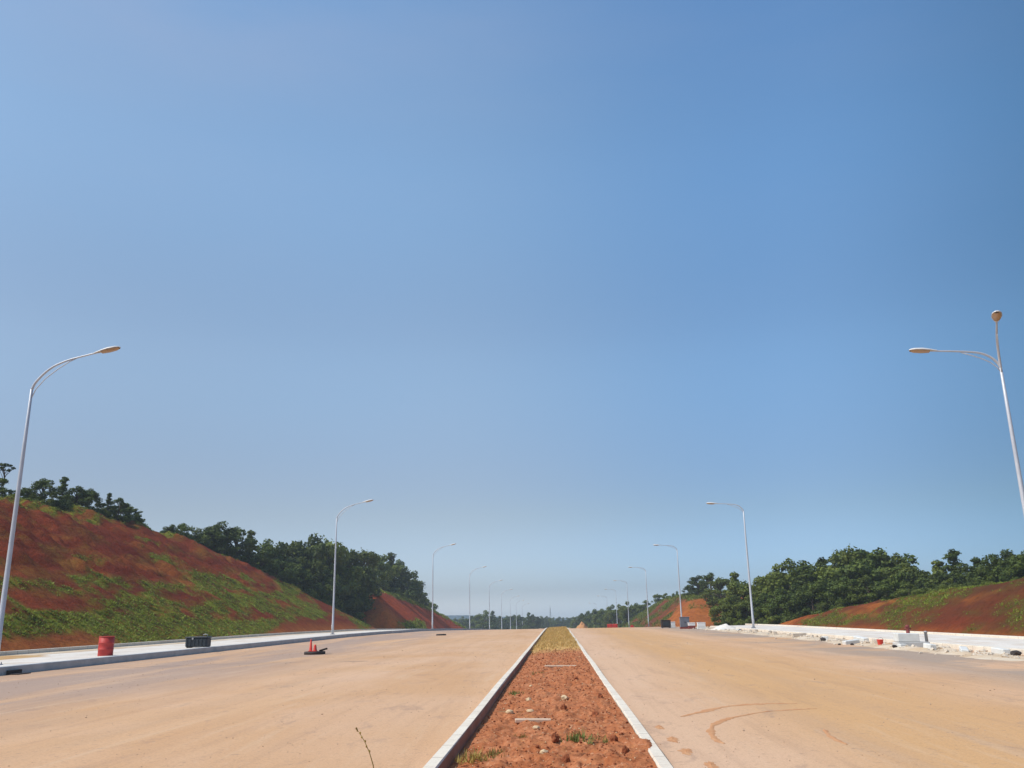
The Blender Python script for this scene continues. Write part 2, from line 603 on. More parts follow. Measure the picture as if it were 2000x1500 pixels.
def kerb(name, xo, xi, h, y0, y1, mat, base=-.01):
    b = 0.025
    f = (lambda v, d: (lambda y: (v(y) if callable(v) else v) + d + .009 * math.sin(y * 12.9898 + h * 7)))
    s = 1 if f(xi, 0)(0) > f(xo, 0)(0) else -1
    sec = [(f(xo, 0), base), (f(xo, s * .01), h - b), (f(xo, s * b), h), (f(xi, -s * b), h), (f(xi, -s * .01), h - b), (f(xi, 0), base)]
    if s < 0:
        sec = sec[::-1]
    ys = sorted(set(YS + list(range(5, 60))))
    o = strip(name, mat, sec, y0, y1, ys)
    if y0 > 0:   # near end cap
        pass
    return tag(o, kind='structure')


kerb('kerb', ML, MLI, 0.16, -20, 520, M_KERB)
kerb('kerb', MR, MRI, 0.15, -20, 520, M_KERB)

# lumpy red soil between the median kerbs
yy = [-10.0]
while yy[-1] < 520:
    y = yy[-1]
    yy.append(y + (2.0 if y < 5 else 0.03 + max(0, y - 8) * 0.006 if y < 60 else 5 if y < 160 else 12))
nx = 84
xx = np.linspace(MLI, MRI, nx)
mv = []


def median_z(x, y):
    u = (x - MLI) / (MRI - MLI)
    z = lerp([(0, .0), (.1, .02), (.35, .075), (.7, .10), (.9, .12), (1, .13)], u)
    if y < 60:
        e = min(1, u * 8, (1 - u) * 10 + .3)
        z += e * (.06 * fbm(x * 1.1, y * 1.1, 3) + .055 * fbm(x * 4.5, y * 4.5, 8) + .028 * fbm(x * 13, y * 13, 1, 3))
    if 44.5 < y:
        z += .03
    return z


for y in yy:
    for x in xx:
        mv.append((x, y, prof(y) + median_z(x, y)))
tag(mesh_obj('median', np_mesh('median', mv, grid_faces(nx, len(yy)), M_MEDIAN)), kind='structure')

# ------------------------------------------------------------------ pavements
f_ = lambda d: (lambda y: kxl(y) + d)
kerb('kerb', f_(0), f_(-.4), 0.29, 24, 520, M_KERBGREY)
tag(strip('pavement', M_PAVE, [(f_(-8.6), .2), (f_(-6.3), .2), (f_(-4.2), .235), (f_(-.39), .262)], 24, 520), kind='structure')
tag(strip('verge', M_PALESAND, [(f_(-8.55), .203), (f_(-8.0), .225), (f_(-7.4), .23), (f_(-6.7), .205)], 43.2, 128), kind='structure')
tag(strip('verge', M_SAND, [(f_(-8.55), .205), (f_(-7.5), .25), (f_(-6.4), .27), (f_(-5.6), .26), (f_(-4.9), .215)], 24, 43), kind='structure')
kerb('kerb', f_(-8.95), f_(-8.6), 0.40, 24, 520, M_KERB)
g_ = lambda d: (lambda y: kxr(y) + d)
tag(strip('pavement', M_PAVE, [(g_(.3), .19), (g_(2), .2), (g_(3.6), .2), (g_(5.5), .2)], 18, 104), kind='structure')
kerb('kerb', g_(.3), g_(0), 0.20, 18, 104, M_KERB)
kerb('kerb', g_(5.85), g_(5.45), 0.31, 18, 112, M_KERB)


def patch(name, mat, x0, x1, y0, y1, step, hf, attrs=None, stepy=None):
    nx_, ny_ = max(2, int((x1 - x0) / step)), max(2, int((y1 - y0) / (stepy or step)))
    vs, at = [], {k: [] for k in (attrs or {})}
    for y in np.linspace(y0, y1, ny_):
        for x in np.linspace(x0, x1, nx_):
            z = hf(float(x), float(y))
            vs.append((x, y, z))
            for k, fn in (attrs or {}).items():
                at[k].append(fn(float(x), float(y), z))
    return mesh_obj(name, np_mesh(name, vs, grid_faces(nx_, ny_), mat, at))


def verge_z(x, y):
    e = min((x - 14.6) / 1.0, (17.58 - x) / .4, (y - 30) / 4, (112 - y) / 6, 1)
    return prof(y) - .03 + max(e, 0) * (.07 + .09 * fbm(x * .8, y * .35, 5) + .05 * fbm(x * 2.5, y * 2.0, 2))


tag(patch('verge', M_PALESAND, 14.6, 17.6, 30, 112, .2, verge_z), kind='structure')

# ------------------------------------------------------------------ banks
RELIEF = {}


def gully(x, y, s):
    return .40 * fbm(y * .22, x * .05, s, 4) + .34 * fbm(y * .7, x * .16, s + 5, 4) + .20 * fbm(x * 1.1, y * 1.1, s + 9, 4)


def zl(x, y):
    h = bank_left(x, y)
    k = clamp((h - .3) / 2.0)
    return prof(y) + h + k * gully(x, y, 1) * (1.6 if h > 6 else .8) - (.25 if h < .1 else 0)


def veg_left(x, y, z):
    run = -30.2 - x
    cap = max(lerp(CAP1, y), .5)
    if run > 1.6 * cap + .3:
        return .95
    hf = run / 1.6 / 13.0
    n = fbm(run * .24, y * .055, 4, 5) * .75 + fbm(x * .7, y * .4, 7, 3) * .25
    bias = lerp([(0, -.75), (.05, -.10), (.12, .34), (.36, .30), (.50, .02), (.60, -.34), (.93, -.60), (.985, -.1), (1.0, .1)], hf)
    row = .24 * math.sin((run * .9 - y * .05) * 1.9 + 3 * fbm(run * .05, y * .03, 60, 3))
    thin = .26 * clamp(fbm(run * .5, y * .16, 71, 5) * 2.6) * clamp(run / 3 - .5)
    return max(thin, clamp((n * 1.6 + bias + row) * 2.5 + .12))


def och_left(x, y, z):
    run = -30.2 - x
    n = fbm(run * .3, y * .09, 14, 4)
    toe = clamp(1.3 - run / 2.2)
    mid = clamp((n - .12) * 3) * clamp(1.2 - abs(run / 1.6 / 13 - .5) * 2.2) * .8
    return clamp(max(toe, mid))


tag(patch('embankment', M_BANK, -84, -29.0, 22, 158, .42, zl, {'veg': veg_left, 'ochre': och_left}), kind='structure')


def zlf(x, y):
    h = bank_left_far(x, y)
    return prof(y) + h + clamp((h - .2) / 1.5) * gully(x, y, 3) * .7 - (.25 if h < .1 else 0)


def veg_lf(x, y, z):
    run = -27.0 - x
    cap = max(lerp(CAP2, y), .4)
    n = fbm(run * .3, y * .06, 24, 4)
    if y > 170 and run > 1.15 * cap - .5 - (1.0 if y > 190 else 0):
        return .9
    foot = clamp((196 - y) / 16) * clamp((3.2 - run) / 1.6)
    return clamp(foot * 1.5 + (n - .28) * 1.6)


tag(patch('embankment', M_BANKFAR, -62, -26.2, 154, 290, .6, zlf, {'veg': veg_lf, 'ochre': lambda x, y, z: clamp((170 - y) / 6 + .2 * fbm(x, y * .3, 2))}), kind='structure')


def zrf(x, y):
    h = bank_right_far(x, y)
    return prof(y) + h + clamp((h - .2) / 1.5) * gully(x, y, 6) * .6 - (.25 if h < .1 else 0)


def veg_rf(x, y, z):
    n = fbm(x * .3, y * .06, 34, 4)
    run = x - 19.6
    cap = max(lerp(CAP3, y), .4)
    if run > 1.2 * cap - .4 and y > 172:
        return 1.0
    return clamp((y - 165) / 90 + n * 1.6 + .05)


tag(patch('embankment', M_BANKRIGHT, 18.8, 75, 122, 335, .7, zrf, {'veg': veg_rf, 'ochre': lambda x, y, z: clamp((192 - y) / 24 + fbm(x * .5, y * .15, 3) * .6)}), kind='structure')


def zr(x, y):
    h = bank_right(x, y)
    return prof(y) + h + clamp((h - .3) / 1.2) * gully(x, y, 8) * .5 - (.25 if h < .1 else 0)


def veg_r(x, y, z):
    run = x - 24.6
    cap = max(lerp(CAP4, y), .4)
    if run > 1.6 * cap + 1.2:
        return .95
    n = fbm(run * .4, y * .09, 44, 5) * .8 + fbm(x * .9, y * .5, 6, 3) * .3
    toe = clamp(1.1 - run / 1.0)
    return clamp(.66 + n * 2.2 - toe - (.25 if y < 58 and run > 2.5 else 0) - clamp((y - 90) / 8))


def och_r(x, y, z):
    run = x - 24.6
    cap = max(lerp(CAP4, y), .4)
    crest = clamp(1.4 - abs(run - 1.6 * cap + .1) / .4) * clamp((y - 66) / 4) * clamp((86 - y) / 5)
    return clamp(max(crest, clamp((y - 95) / 5), clamp(1.2 - run / 1.1), .7 * clamp((fbm(run * .6, y * .13, 51, 4) - .18) * 3.0)))


tag(patch('embankment', M_BANKRIGHT, 24.0, 80, 22, 116, .42, zr, {'veg': veg_r, 'ochre': och_r}), kind='structure')

# far hills, the blue of distance haze put into their colour
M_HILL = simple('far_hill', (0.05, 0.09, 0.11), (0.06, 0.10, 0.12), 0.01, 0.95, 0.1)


def hz(x, y):
    d = clamp((y - 980) / 200) * clamp((1460 - y) / 160)
    return -7 + d * (2 + 3 * fbm(x * .004, y * .003, 4, 4) + 7 * clamp(1 - abs(x + 140) / 120))


tag(patch('hills', M_HILL, -1400, 1400, 960, 1480, 30, hz), kind='structure')

# ------------------------------------------------------------------ trees
def leaf_material(name, a, b):
    t = NT(name)
    oi = t.n('ShaderNodeObjectInfo')
    n = t.noise(0.8, 4, 0.7)
    c = t.mix(t.ramp(n, [(0.35, 0.0), (0.65, 1.0)]), a, b)
    hs = t.n('ShaderNodeHueSaturation')
    t.link(c, hs.inputs['Color'])
    mr = t.n('ShaderNodeMapRange')
    t.link(oi.outputs['Random'], mr.inputs['Value'])
    mr.inputs['To Min'].default_value, mr.inputs['To Max'].default_value = 0.7, 1.3
    t.link(mr.outputs[0], hs.inputs['Value'])
    t.color(hs.outputs[0], 0.65, 0.25)
    tr = t.n('ShaderNodeBsdfTranslucent')
    t.link(hs.outputs[0], tr.inputs[0])
    ms = t.n('ShaderNodeMixShader')
    ms.inputs[0].default_value = 0.22
    t.link(t.b.outputs[0], ms.inputs[1])
    t.link(tr.outputs[0], ms.inputs[2])
    t.link(ms.outputs[0], t.out.inputs[0])
    return t.m


M_LEAF = leaf_material('dark_foliage', (0.050, 0.080, 0.015), (0.108, 0.140, 0.020))
M_LEAF2 = leaf_material('olive_foliage', (0.075, 0.105, 0.016), (0.155, 0.180, 0.026))
M_BARK = simple('bark', (0.07, 0.05, 0.035), (0.13, 0.10, 0.075), 6, 0.9, 0.1, 0, 0.6)


def leaf_cloud(lobes, n, size, seed):
    """many small leaf-sized faces spread through a set of lobes (c, r, squash)"""
    rg = np.random.default_rng(seed)
    w = np.array([l[1] ** 2 for l in lobes])
    idx = rg.choice(len(lobes), n, p=w / w.sum())
    cs = np.array([l[0] for l in lobes])[idx]
    rs = np.array([l[1] for l in lobes])[idx]
    sq = np.array([l[2] for l in lobes])[idx]
    d = rg.normal(size=(n, 3))
    d /= np.linalg.norm(d, axis=1)[:, None]
    rad = rs * rg.uniform(.2, 1.0, n) ** .5 * np.where(rg.random(n) < .16, rg.uniform(1.0, 1.45, n), 1.0)
    p = cs + d * rad[:, None] * np.stack([np.ones(n), np.ones(n), sq], 1)
    nrm = d * .6 + rg.normal(size=(n, 3)) * .55 + np.array([0, 0, .35])
    nrm /= np.linalg.norm(nrm, axis=1)[:, None]
    a = np.cross(nrm, rg.normal(size=(n, 3)))
    a /= np.linalg.norm(a, axis=1)[:, None]
    b = np.cross(nrm, a)
    s = size * rg.uniform(.55, 1.35, n)[:, None]
    a, b = a * s, b * s * .7
    q = np.stack([p - a, p + b * .9 - a * .1, p + a, p - b * .9 + a * .1], 1)
    return q.reshape(-1, 3), np.arange(4 * n).reshape(-1, 4)


def tree_proto(kind, seed):
    """unit-height tree: returns (crown mesh, trunk mesh)"""
    rg = random.Random(seed)
    lobes, limbs = [], MB()
    if kind == 'b':
        W = rg.uniform(.36, .46)
        top = (rg.uniform(-.06, .06), rg.uniform(-.06, .06))
        limbs.tube([(0, 0, -.06), (.01, .01, .15), (top[0] * .5, top[1] * .5, .4), (top[0], top[1], .7)], [.035, .028, .02, .008], 7)
        for i in range(rg.randint(26, 34)):
            z = rg.uniform(.16, .86)
            e = math.sin(math.pi * clamp((z + .12) / 1.12)) ** .7
            a, q = rg.uniform(0, 6.283), W * e * math.sqrt(rg.uniform(.12, 1))
            r_ = rg.uniform(.07, .14)
            lobes.append(((q * math.cos(a), q * math.sin(a), min(z, 1 - r_ * .85)), r_, rg.uniform(.65, .9)))
            if i % 2 == 0:
                limbs.tube([(0, 0, max(.08, z - .25)), (q * .5 * math.cos(a), q * .5 * math.sin(a), z - .1), (q * .9 * math.cos(a), q * .9 * math.sin(a), z)], [.016, .011, .004], 5)
        lobes.append(((top[0], top[1], .90), .10, .95))
        lobes.append(((top[0] + rg.uniform(-.15, .15), top[1], .86), .08, .9))
        for k in range(5):
            a = rg.uniform(0, 6.283)
            lobes.append(((W * .8 * math.cos(a), W * .8 * math.sin(a), rg.uniform(.08, .22)), .14, .9))
        n, s = 7600, .0225
    elif kind == 't':
        limbs.tube([(0, 0, -.06), (.01, 0, .3), (.0, .01, .65), (.01, 0, .95)], [.022, .018, .012, .004], 7)
        for i in range(15):
            z = .14 + .78 * i / 14
            a, q = i * 2.4, rg.uniform(.03, .16) * (1.15 - z)
            r_ = rg.uniform(.06, .10) * (1.35 - .6 * z)
            lobes.append(((q * math.cos(a), q * math.sin(a), z), r_, rg.uniform(.5, .8)))
            limbs.tube([(0, 0, z - .06), (q * math.cos(a), q * math.sin(a), z)], [.009, .003], 5)
        lobes.append(((.01, 0, .95), .045, 1.1))
        for k in range(6):
            a = rg.uniform(0, 6.283)
            lobes.append(((.17 * math.cos(a), .17 * math.sin(a), rg.uniform(.1, .3)), .12, .8))
        n, s = 3600, .024
    elif kind == 's':
        limbs.tube([(0, 0, -.08), (.02, .02, .3), (.05, .04, .6)], [.03, .02, .006], 6)
        for i in range(14):
            a, q = rg.uniform(0, 6.283), .62 * math.sqrt(rg.uniform(0, 1))
            z = rg.uniform(.1, .8) * (1 - q * .7)
            lobes.append(((q * math.cos(a), q * math.sin(a), z), rg.uniform(.14, .24), .8))
            limbs.tube([(0, 0, .02), (q * .6 * math.cos(a), q * .6 * math.sin(a), z * .6), (q * math.cos(a), q * math.sin(a), z)], [.014, .009, .003], 5)
        lobes.append(((.05, .04, .82), .17, 1.0))
        n, s = 3600, .036
    else:   # sparse umbrella tree
        limbs.tube([(0, 0, -.05), (.015, 0, .3), (-.01, .01, .6), (.01, 0, .86)], [.02, .016, .012, .006], 7)
        for i in range(9):
            a = i * 2.2
            q = rg.uniform(.08, .2)
            limbs.tube([(0, 0, .6 + .02 * i), (q * .6 * math.cos(a), q * .6 * math.sin(a), .74 + .012 * i), (q * math.cos(a), q * math.sin(a), .8 + .015 * i)], [.008, .005, .002], 5)
            lobes.append(((q * math.cos(a), q * math.sin(a), .8 + .018 * i), .055, .4))
        lobes.append(((0, 0, .93), .07, .5))
        n, s = 520, .022
    v, f = leaf_cloud(lobes, n, s, seed)
    crown = np_mesh('crown', v, f, M_LEAF2 if seed % 3 == 1 else M_LEAF, smooth=False)
    tr = bpy.data.meshes.new('trunk')
    tr.from_pydata(limbs.v, [], limbs.f)
    tr.materials.append(M_BARK)
    tr.polygons.foreach_set('use_smooth', [True] * len(tr.polygons))
    return crown, tr


PROTO = {'b': [tree_proto('b', s) for s in (11, 12, 13, 14, 15, 16, 19)], 't': [tree_proto('t', s) for s in (21, 22, 24)], 's': [tree_proto('s', s) for s in (31, 32, 34)], 'u': [tree_proto('u', 42)]}
ORD = 'first second third fourth fifth sixth seventh eighth ninth tenth eleventh twelfth thirteenth fourteenth fifteenth sixteenth seventeenth eighteenth nineteenth twentieth twenty-first twenty-second twenty-third twenty-fourth twenty-fifth twenty-sixth twenty-seventh twenty-eighth twenty-ninth thirtieth thirty-first thirty-second'.split()

T = {}
T['ridge']= [(-61.0, 90, 3.4, 'b'), (-62.0, 93, 5.3, 'u'), (-56.4, 90, 1.7, 's'), (-57.2, 93, 3.6, 'b'), (-56.2, 95, 4.1, 't'), (-55.0, 96, 3.2, 'b'), (-54.8, 98, 3.2, 'b'), (-54.5, 100, 2.0, 's'), (-54.4, 102, 3.2, 't'), (-54.1, 104, 2.9, 'b'), (-54.4, 107, 2.5, 'b'), (-53.8, 108, 1.6, 's'), (-56.7, 88, 1.8, 's'), (-55.2, 92, 2.2, 's')]
T['lsky']= [(-54.9, 121, 3.2, 'b'), (-54.5, 124, 4.4, 'b'), (-53.2, 126, 4.3, 'b'), (-52.1, 128, 5.1, 'b'), (-51.1, 130, 6.6, 'b'), (-49.3, 132, 6.7, 'b'), (-48.3, 135, 7.6, 't'), (-48.1, 142, 9.5, 'b'), (-46.6, 144, 10.0, 'b'), (-45.6, 148, 11.9, 'b'), (-44.7, 151, 13.5, 'b'), (-43.6, 154, 16.4, 'b'), (-41.8, 155, 16.0, 'b'), (-40.5, 160, 13.2, 'b'), (-38.6, 162, 11.5, 'b'), (-37.4, 166, 9.7, 'b'), (-40.9, 194, 8.9, 'b'), (-40.4, 203, 9.2, 'b'), (-39.8, 209, 10.4, 't'), (-39.6, 219, 10.0, 'b'), (-38.8, 227, 8.1, 'b'), (-38.3, 236, 6.6, 'b'), (-38.0, 242, 4.9, 'b'), (-37.8, 250, 5.2, 's')]
T['lfront']= [(-51.1, 124, 2.1, 'b'), (-49.6, 128, 2.6, 'b'), (-47.9, 131, 2.7, 'b'), (-46.7, 136, 4.1, 'b'), (-45.0, 139, 4.8, 'b'), (-43.3, 144, 6.4, 'b'), (-41.2, 149, 8.5, 'b'), (-40.9, 160, 9.5, 'b'), (-38.4, 163, 6.8, 'b'), (-38.6, 158, 7.5, 'b'), (-40.9, 155, 8.4, 'b'), (-42.0, 146, 5.0, 's'), (-44.1, 141, 3.9, 's')]
T['rsky']= [(28.4, 190, 2.3, 'b'), (28.7, 180, 4.2, 'b'), (28.2, 163, 5.1, 'b'), (28.0, 152, 5.1, 'b'), (26.2, 131, 7.6, 't'), (25.4, 121, 5.8, 'b'), (27.1, 119, 6.3, 'b'), (28.5, 116, 6.8, 'b'), (29.4, 113, 8.0, 'b'), (31.1, 113, 7.8, 'b'), (33.2, 115, 7.3, 'b'), (35.6, 119, 8.6, 't'), (36.0, 113, 9.0, 'b'), (37.0, 111, 9.3, 'b'), (37.5, 109, 8.8, 'b'), (38.9, 109, 8.1, 'b'), (39.6, 107, 8.7, 'b'), (40.7, 107, 8.0, 'b'), (41.0, 105, 6.6, 'b'), (41.3, 103, 5.5, 'b'), (42.4, 103, 5.2, 'b'), (43.0, 101, 6.0, 't'), (44.0, 99, 6.8, 't'), (44.1, 97, 5.0, 'b'), (44.6, 95, 5.4, 't'), (44.6, 93, 4.5, 'b'), (44.7, 91, 4.7, 'b'), (44.7, 89, 5.3, 'b'), (44.7, 87, 4.5, 'b'), (44.8, 85, 4.7, 'b'), (45.8, 84, 4.4, 'b')]
T['rfront']= [(22.4, 122, 3.4, 'b'), (22.7, 115, 3.8, 'b'), (24.2, 113, 3.7, 'b'), (25.5, 110, 3.9, 'b'), (26.7, 107, 4.4, 'b'), (28.0, 105, 4.5, 'b'), (29.2, 103, 3.6, 'b'), (31.0, 103, 4.7, 'b'), (32.7, 101, 4.4, 'b'), (34.3, 99, 4.2, 'b'), (35.8, 97, 3.5, 'b'), (37.1, 95, 2.9, 'b'), (38.4, 93, 2.7, 'b'), (39.7, 91, 2.8, 'b'), (40.3, 88, 2.6, 'b'), (40.9, 85, 2.4, 'b'), (41.1, 81, 2.6, 'b'), (22.5, 112, 1.8, 's'), (24.2, 109, 1.7, 's'), (21.0, 114, 1.5, 's'), (25.3, 106, 1.9, 's'), (28.0, 104, 2.4, 's'), (30.6, 100, 2.1, 's')]
T['rmid']= [(27.1, 300, 6.7, 'b'), (28.5, 285, 5.3, 'b'), (29.8, 262, 4.1, 'b'), (30.5, 248, 2.8, 'b'), (31.3, 232, 1.9, 's'), (18.4, 300, 7.9, 'b'), (20.3, 290, 7.3, 'b'), (21.9, 280, 6.6, 'b'), (14.0, 340, 7.7, 'b'), (16.6, 330, 7.5, 'b'), (12.5, 360, 7.5, 'b'), (10.7, 380, 6.9, 'b'), (17.5, 312, 7.4, 'b'), (8.9, 420, 6.1, 'b'), (27.3, 330, 8.6, 'b')]
T['far']= [(-41.6, 430, 7.2, 'b'), (-37.7, 425, 8.1, 'b'), (-34.3, 420, 9.6, 'b'), (-30.5, 415, 9.2, 't'), (-28.8, 440, 7.0, 'b'), (-26.6, 460, 6.5, 'b'), (-21.9, 440, 7.4, 'b'), (-18.9, 430, 7.3, 'b'), (-18.2, 470, 6.2, 'b'), (-13.8, 420, 8.3, 't'), (-11.7, 430, 7.4, 'b'), (-10.6, 480, 6.1, 'b'), (-7.9, 500, 5.8, 'b'), (-4.0, 520, 5.7, 'b'), (-0.4, 540, 5.0, 'b'), (3.8, 560, 4.5, 'b'), (7.4, 540, 5.2, 'b'), (-45.7, 440, 6.1, 'b')]
T['far_back'] = [(round((px - 1089) * .00062 * Y + .0, 1), Y, h, 'b') for px, Y, h in [(902, 600, 6.5), (915, 640, 7.5), (930, 610, 6.2), (944, 650, 7), (955, 600, 6), (970, 630, 7.2), (982, 600, 6.3), (996, 640, 7.4), (1009, 610, 6.4), (1020, 650, 7), (1036, 620, 6.6), (1046, 600, 6), (1058, 640, 6.8), (1070, 660, 6.6), (1082, 620, 5.8), (1094, 650, 6), (1106, 620, 5.6), (1118, 600, 6), (1130, 560, 6.5)]]
PLACE = {'far_back': 'in the hazy belt farthest away', 'ridge': 'on the left red bank top', 'lsky': 'in the left bank skyline row', 'lfront': 'in the left bank lower row', 'rsky': 'in the right bank skyline row', 'rfront': 'in the right side lower row', 'rmid': 'beyond the small orange bank', 'far': 'in the belt where the road ends'}
GROUP = {'far_back': 'farthest hazy trees', 'ridge': 'trees on the left bank top', 'lsky': 'skyline trees behind the left bank', 'lfront': 'lower trees behind the left bank', 'rsky': 'skyline trees behind the right bank', 'rfront': 'lower trees behind the right pavement', 'rmid': 'trees beyond the small orange bank', 'far': 'distant trees at the road end'}
LOOK = {'b': 'round bushy tree', 't': 'slender upright tree', 's': 'low spreading shrub', 'u': 'sparse thin umbrella-topped tree'}
KNAME = {'b': 'bushy_tree', 't': 'slender_tree', 's': 'shrub', 'u': 'sparse_tree'}
KCAT = {'b': 'tree', 't': 'tree', 's': 'shrub', 'u': 'tree'}
tr_rng = random.Random(5)
for key, rows in T.items():
    rows = sorted(rows, key=lambda q: q[0] / q[1])
    cnt = {}
    tot = {}
    for q in rows:
        tot[q[3]] = tot.get(q[3], 0) + 1
    for (x, y, h, kd) in rows:
        i = cnt.get(kd, 0)
        cnt[kd] = i + 1
        lab = LOOK[kd] + ' ' + PLACE[key] + (', %s from left' % ORD[i] if tot[kd] > 1 else '')
        root = thing(KNAME[kd], (x, y, terrain(x, y) - .05), lab, KCAT[kd], tr_rng.uniform(0, 6.28), GROUP[key])
        wmul = {'b': clamp(1.6 - h * .05, .95, 1.35), 't': 1.25, 's': 1.1, 'u': .8}[kd] * tr_rng.uniform(.9, 1.12)
        root.scale = (h * wmul, h * wmul, h * 1.03)
        cm, tm = tr_rng.choice(PROTO[kd])
        mesh_obj('trunk', tm, root)
        mesh_obj('crown', cm, root)

# ------------------------------------------------------------------ grass and ground cover
M_GRASSBANK = leaf_material('bank_grass', (0.110, 0.140, 0.018), (0.28, 0.325, 0.035))
M_GRASSDRY = leaf_material('dry_grass', (0.56, 0.37, 0.10), (0.70, 0.48, 0.20))


def tufts(pts, size, blades, seed, spread=.6, fat=.22):
    """clumps of blades, each a thin triangle"""
    rg = np.random.default_rng(seed)
    p = np.repeat(np.asarray(pts, float), blades, 0)
    n = len(p)
    s = np.repeat(np.asarray(size, float), blades) * rg.uniform(.5, 1.2, n)
    a = rg.uniform(0, 6.283, n)
    base = p + np.stack([rg.normal(0, .35, n) * s, rg.normal(0, .35, n) * s, -.03 * np.ones(n)], 1)
    lean = np.stack([np.cos(a), np.sin(a), np.zeros(n)], 1) * (spread * s * rg.uniform(.3, 1, n))[:, None]
    side = np.stack([-np.sin(a), np.cos(a), np.zeros(n)], 1) * (fat * s)[:, None]
    tip = base + lean + np.stack([np.zeros(n), np.zeros(n), s], 1)
    v = np.stack([base - side, base + side, tip], 1).reshape(-1, 3)
    return v, np.arange(3 * n).reshape(-1, 3)


def scatter(name, mat, area, count, zf, vegf, smin_, smax, seed, label, cat, blades=6, spread=.8, fat=.22):
    rg = random.Random(seed)
    pts, sz = [], []
    for _ in range(count):
        x, y = rg.uniform(area[0], area[1]), rg.uniform(area[2], area[3])
        z = zf(x, y)
        v = vegf(x, y, z)
        if v > .35 and rg.random() < v:
            pts.append((x, y, z))
            sz.append(rg.uniform(smin_, smax) * (.5 + .6 * v))
    v, f = tufts(pts, sz, blades, seed, spread, fat)
    return tag(mesh_obj(name, np_mesh(name, v, f, mat, smooth=False)), label, cat, kind='stuff')


scatter('grass', M_GRASSBANK, (-56, -30.5, 30, 152), 95000, zl, veg_left, .05, .15, 2, 'green grass growing in rows on the high left red bank', 'grass', 6, 1.3, .30)
scatter('grass', M_GRASSBANK, (-40, -27.2, 157, 275), 9000, zlf, veg_lf, .2, .4, 3, 'green grass at the foot of the second left bank', 'grass')
scatter('grass', M_GRASSBANK, (24.8, 36, 34, 108), 30000, zr, veg_r, .05, .15, 4, 'olive grass over the low right bank', 'grass')
scatter('grass', M_GRASSBANK, (19.8, 32, 130, 315), 12000, zrf, veg_rf, .2, .4, 5, 'yellow green grass on the small orange right bank', 'grass')
scatter('dry_grass', M_GRASSDRY, (MLI + .05, MRI - .05, 40.5, 150), 5600, lambda x, y: prof(y) + median_z(x, y), lambda x, y, z: .9 if y > 46 else clamp((y - 41) / 6 + fbm(x * 1.5, y * .8, 3)) * .9, .06, .20, 6, 'dry yellow grass covering the far stretch of the median', 'grass', 7, .6, .10)

# ------------------------------------------------------------------ street lamps
M_POLE = simple('pale_grey_paint', (0.46, 0.48, 0.52), (0.56, 0.57, 0.60), 1.5, 0.42, 0.4, 0.15)
M_HEAD = simple('lamp_housing', (0.62, 0.61, 0.58), (0.72, 0.70, 0.67), 4, 0.45, 0.4)
M_LENS = simple('soil_reflection_lens', (0.40, 0.25, 0.13), (0.48, 0.31, 0.17), 5, 0.25, 0.5)  # brown of the reflected soil is put into the lens colour
M_STEEL = simple('dull_steel', (0.30, 0.30, 0.31), (0.42, 0.41, 0.40), 5, 0.5, 0.5, 0.5)


def arm_parts(root, pts, brace, z0, sgn, rz=0.0):
    """curved arm with its thin brace and lamp head, reaching along +x * sgn, turned by rz about the pole"""
    m = Matrix.Rotation(rz, 3, 'Z')
    P = lambda q: m @ Vector((q[0] * sgn, 0, z0 + q[1]))
    mb = MB()
    dense = []
    for i in range(len(pts) - 1):
        p0, p1, p2, p3 = pts[max(i - 1, 0)], pts[i], pts[i + 1], pts[min(i + 2, len(pts) - 1)]
        for k in range(4):
            u = k / 4
            dense.append(tuple(.5 * (2 * p1[j] + (p2[j] - p0[j]) * u + (2 * p0[j] - 5 * p1[j] + 4 * p2[j] - p3[j]) * u * u + (3 * p1[j] - p0[j] - 3 * p2[j] + p3[j]) * u ** 3) for j in (0, 1)))
    dense.append(pts[-1])
    n = len(dense)
    mb.tube([P(q) for q in dense], [.055 - .025 * i / n for i in range(n)], 10)
    mb.build('arm', M_POLE, root, True)
    b = MB()
    b.tube([P(q) for q in brace], .022, 6)
    for q, w in zip(brace[1:-1:2], dense[3::6]):
        pass
    b.build('brace', M_POLE, root, True)
    (xa, za), (xb, zb) = pts[-2], pts[-1]
    d = Vector((xb - xa, zb - za)).normalized()
    e = (xb + d.x * .05, zb + d.y * .05)
    prof_h = [(-.12, .05, .05), (0, .075, .065), (.2, .14, .09), (.5, .19, .115), (.8, .17, .10), (.95, .10, .06), (1.0, .02, .02)]

    def shell(sign, scale_w, scale_h, drop, s0, s1):
        vs, fs, N = [], [], 10
        secs = [q for q in prof_h if s0 <= q[0] <= s1]
        for s_, w, h in secs:
            for k in range(N + 1):
                a = math.pi * k / N
                vx, vz = s_ - .15, sign * h * scale_h * math.sin(a) + drop
                y = w * scale_w * math.cos(a)
                q = (e[0] + d.x * vx - d.y * vz, e[1] + d.y * vx + d.x * vz)
                p = P(q)
                vs.append(p + m @ Vector((0, y, 0)))
        for i in range(len(secs) - 1):
            for k in range(N):
                a = i * (N + 1) + k
                fs.append((a, a + 1, a + N + 2, a + N + 1))
            fs.append((i * (N + 1), (i + 1) * (N + 1), (i + 1) * (N + 1) + N, i * (N + 1) + N))
        q = MB()
        q.add(vs, fs)
        return q
    hd = shell(1, 1, 1, 0, -1, 2).build('lamp_head', M_HEAD, root, True)
    shell(-1, .9, .85, -.004, .1, .96).build('lens', M_LENS, hd, True)


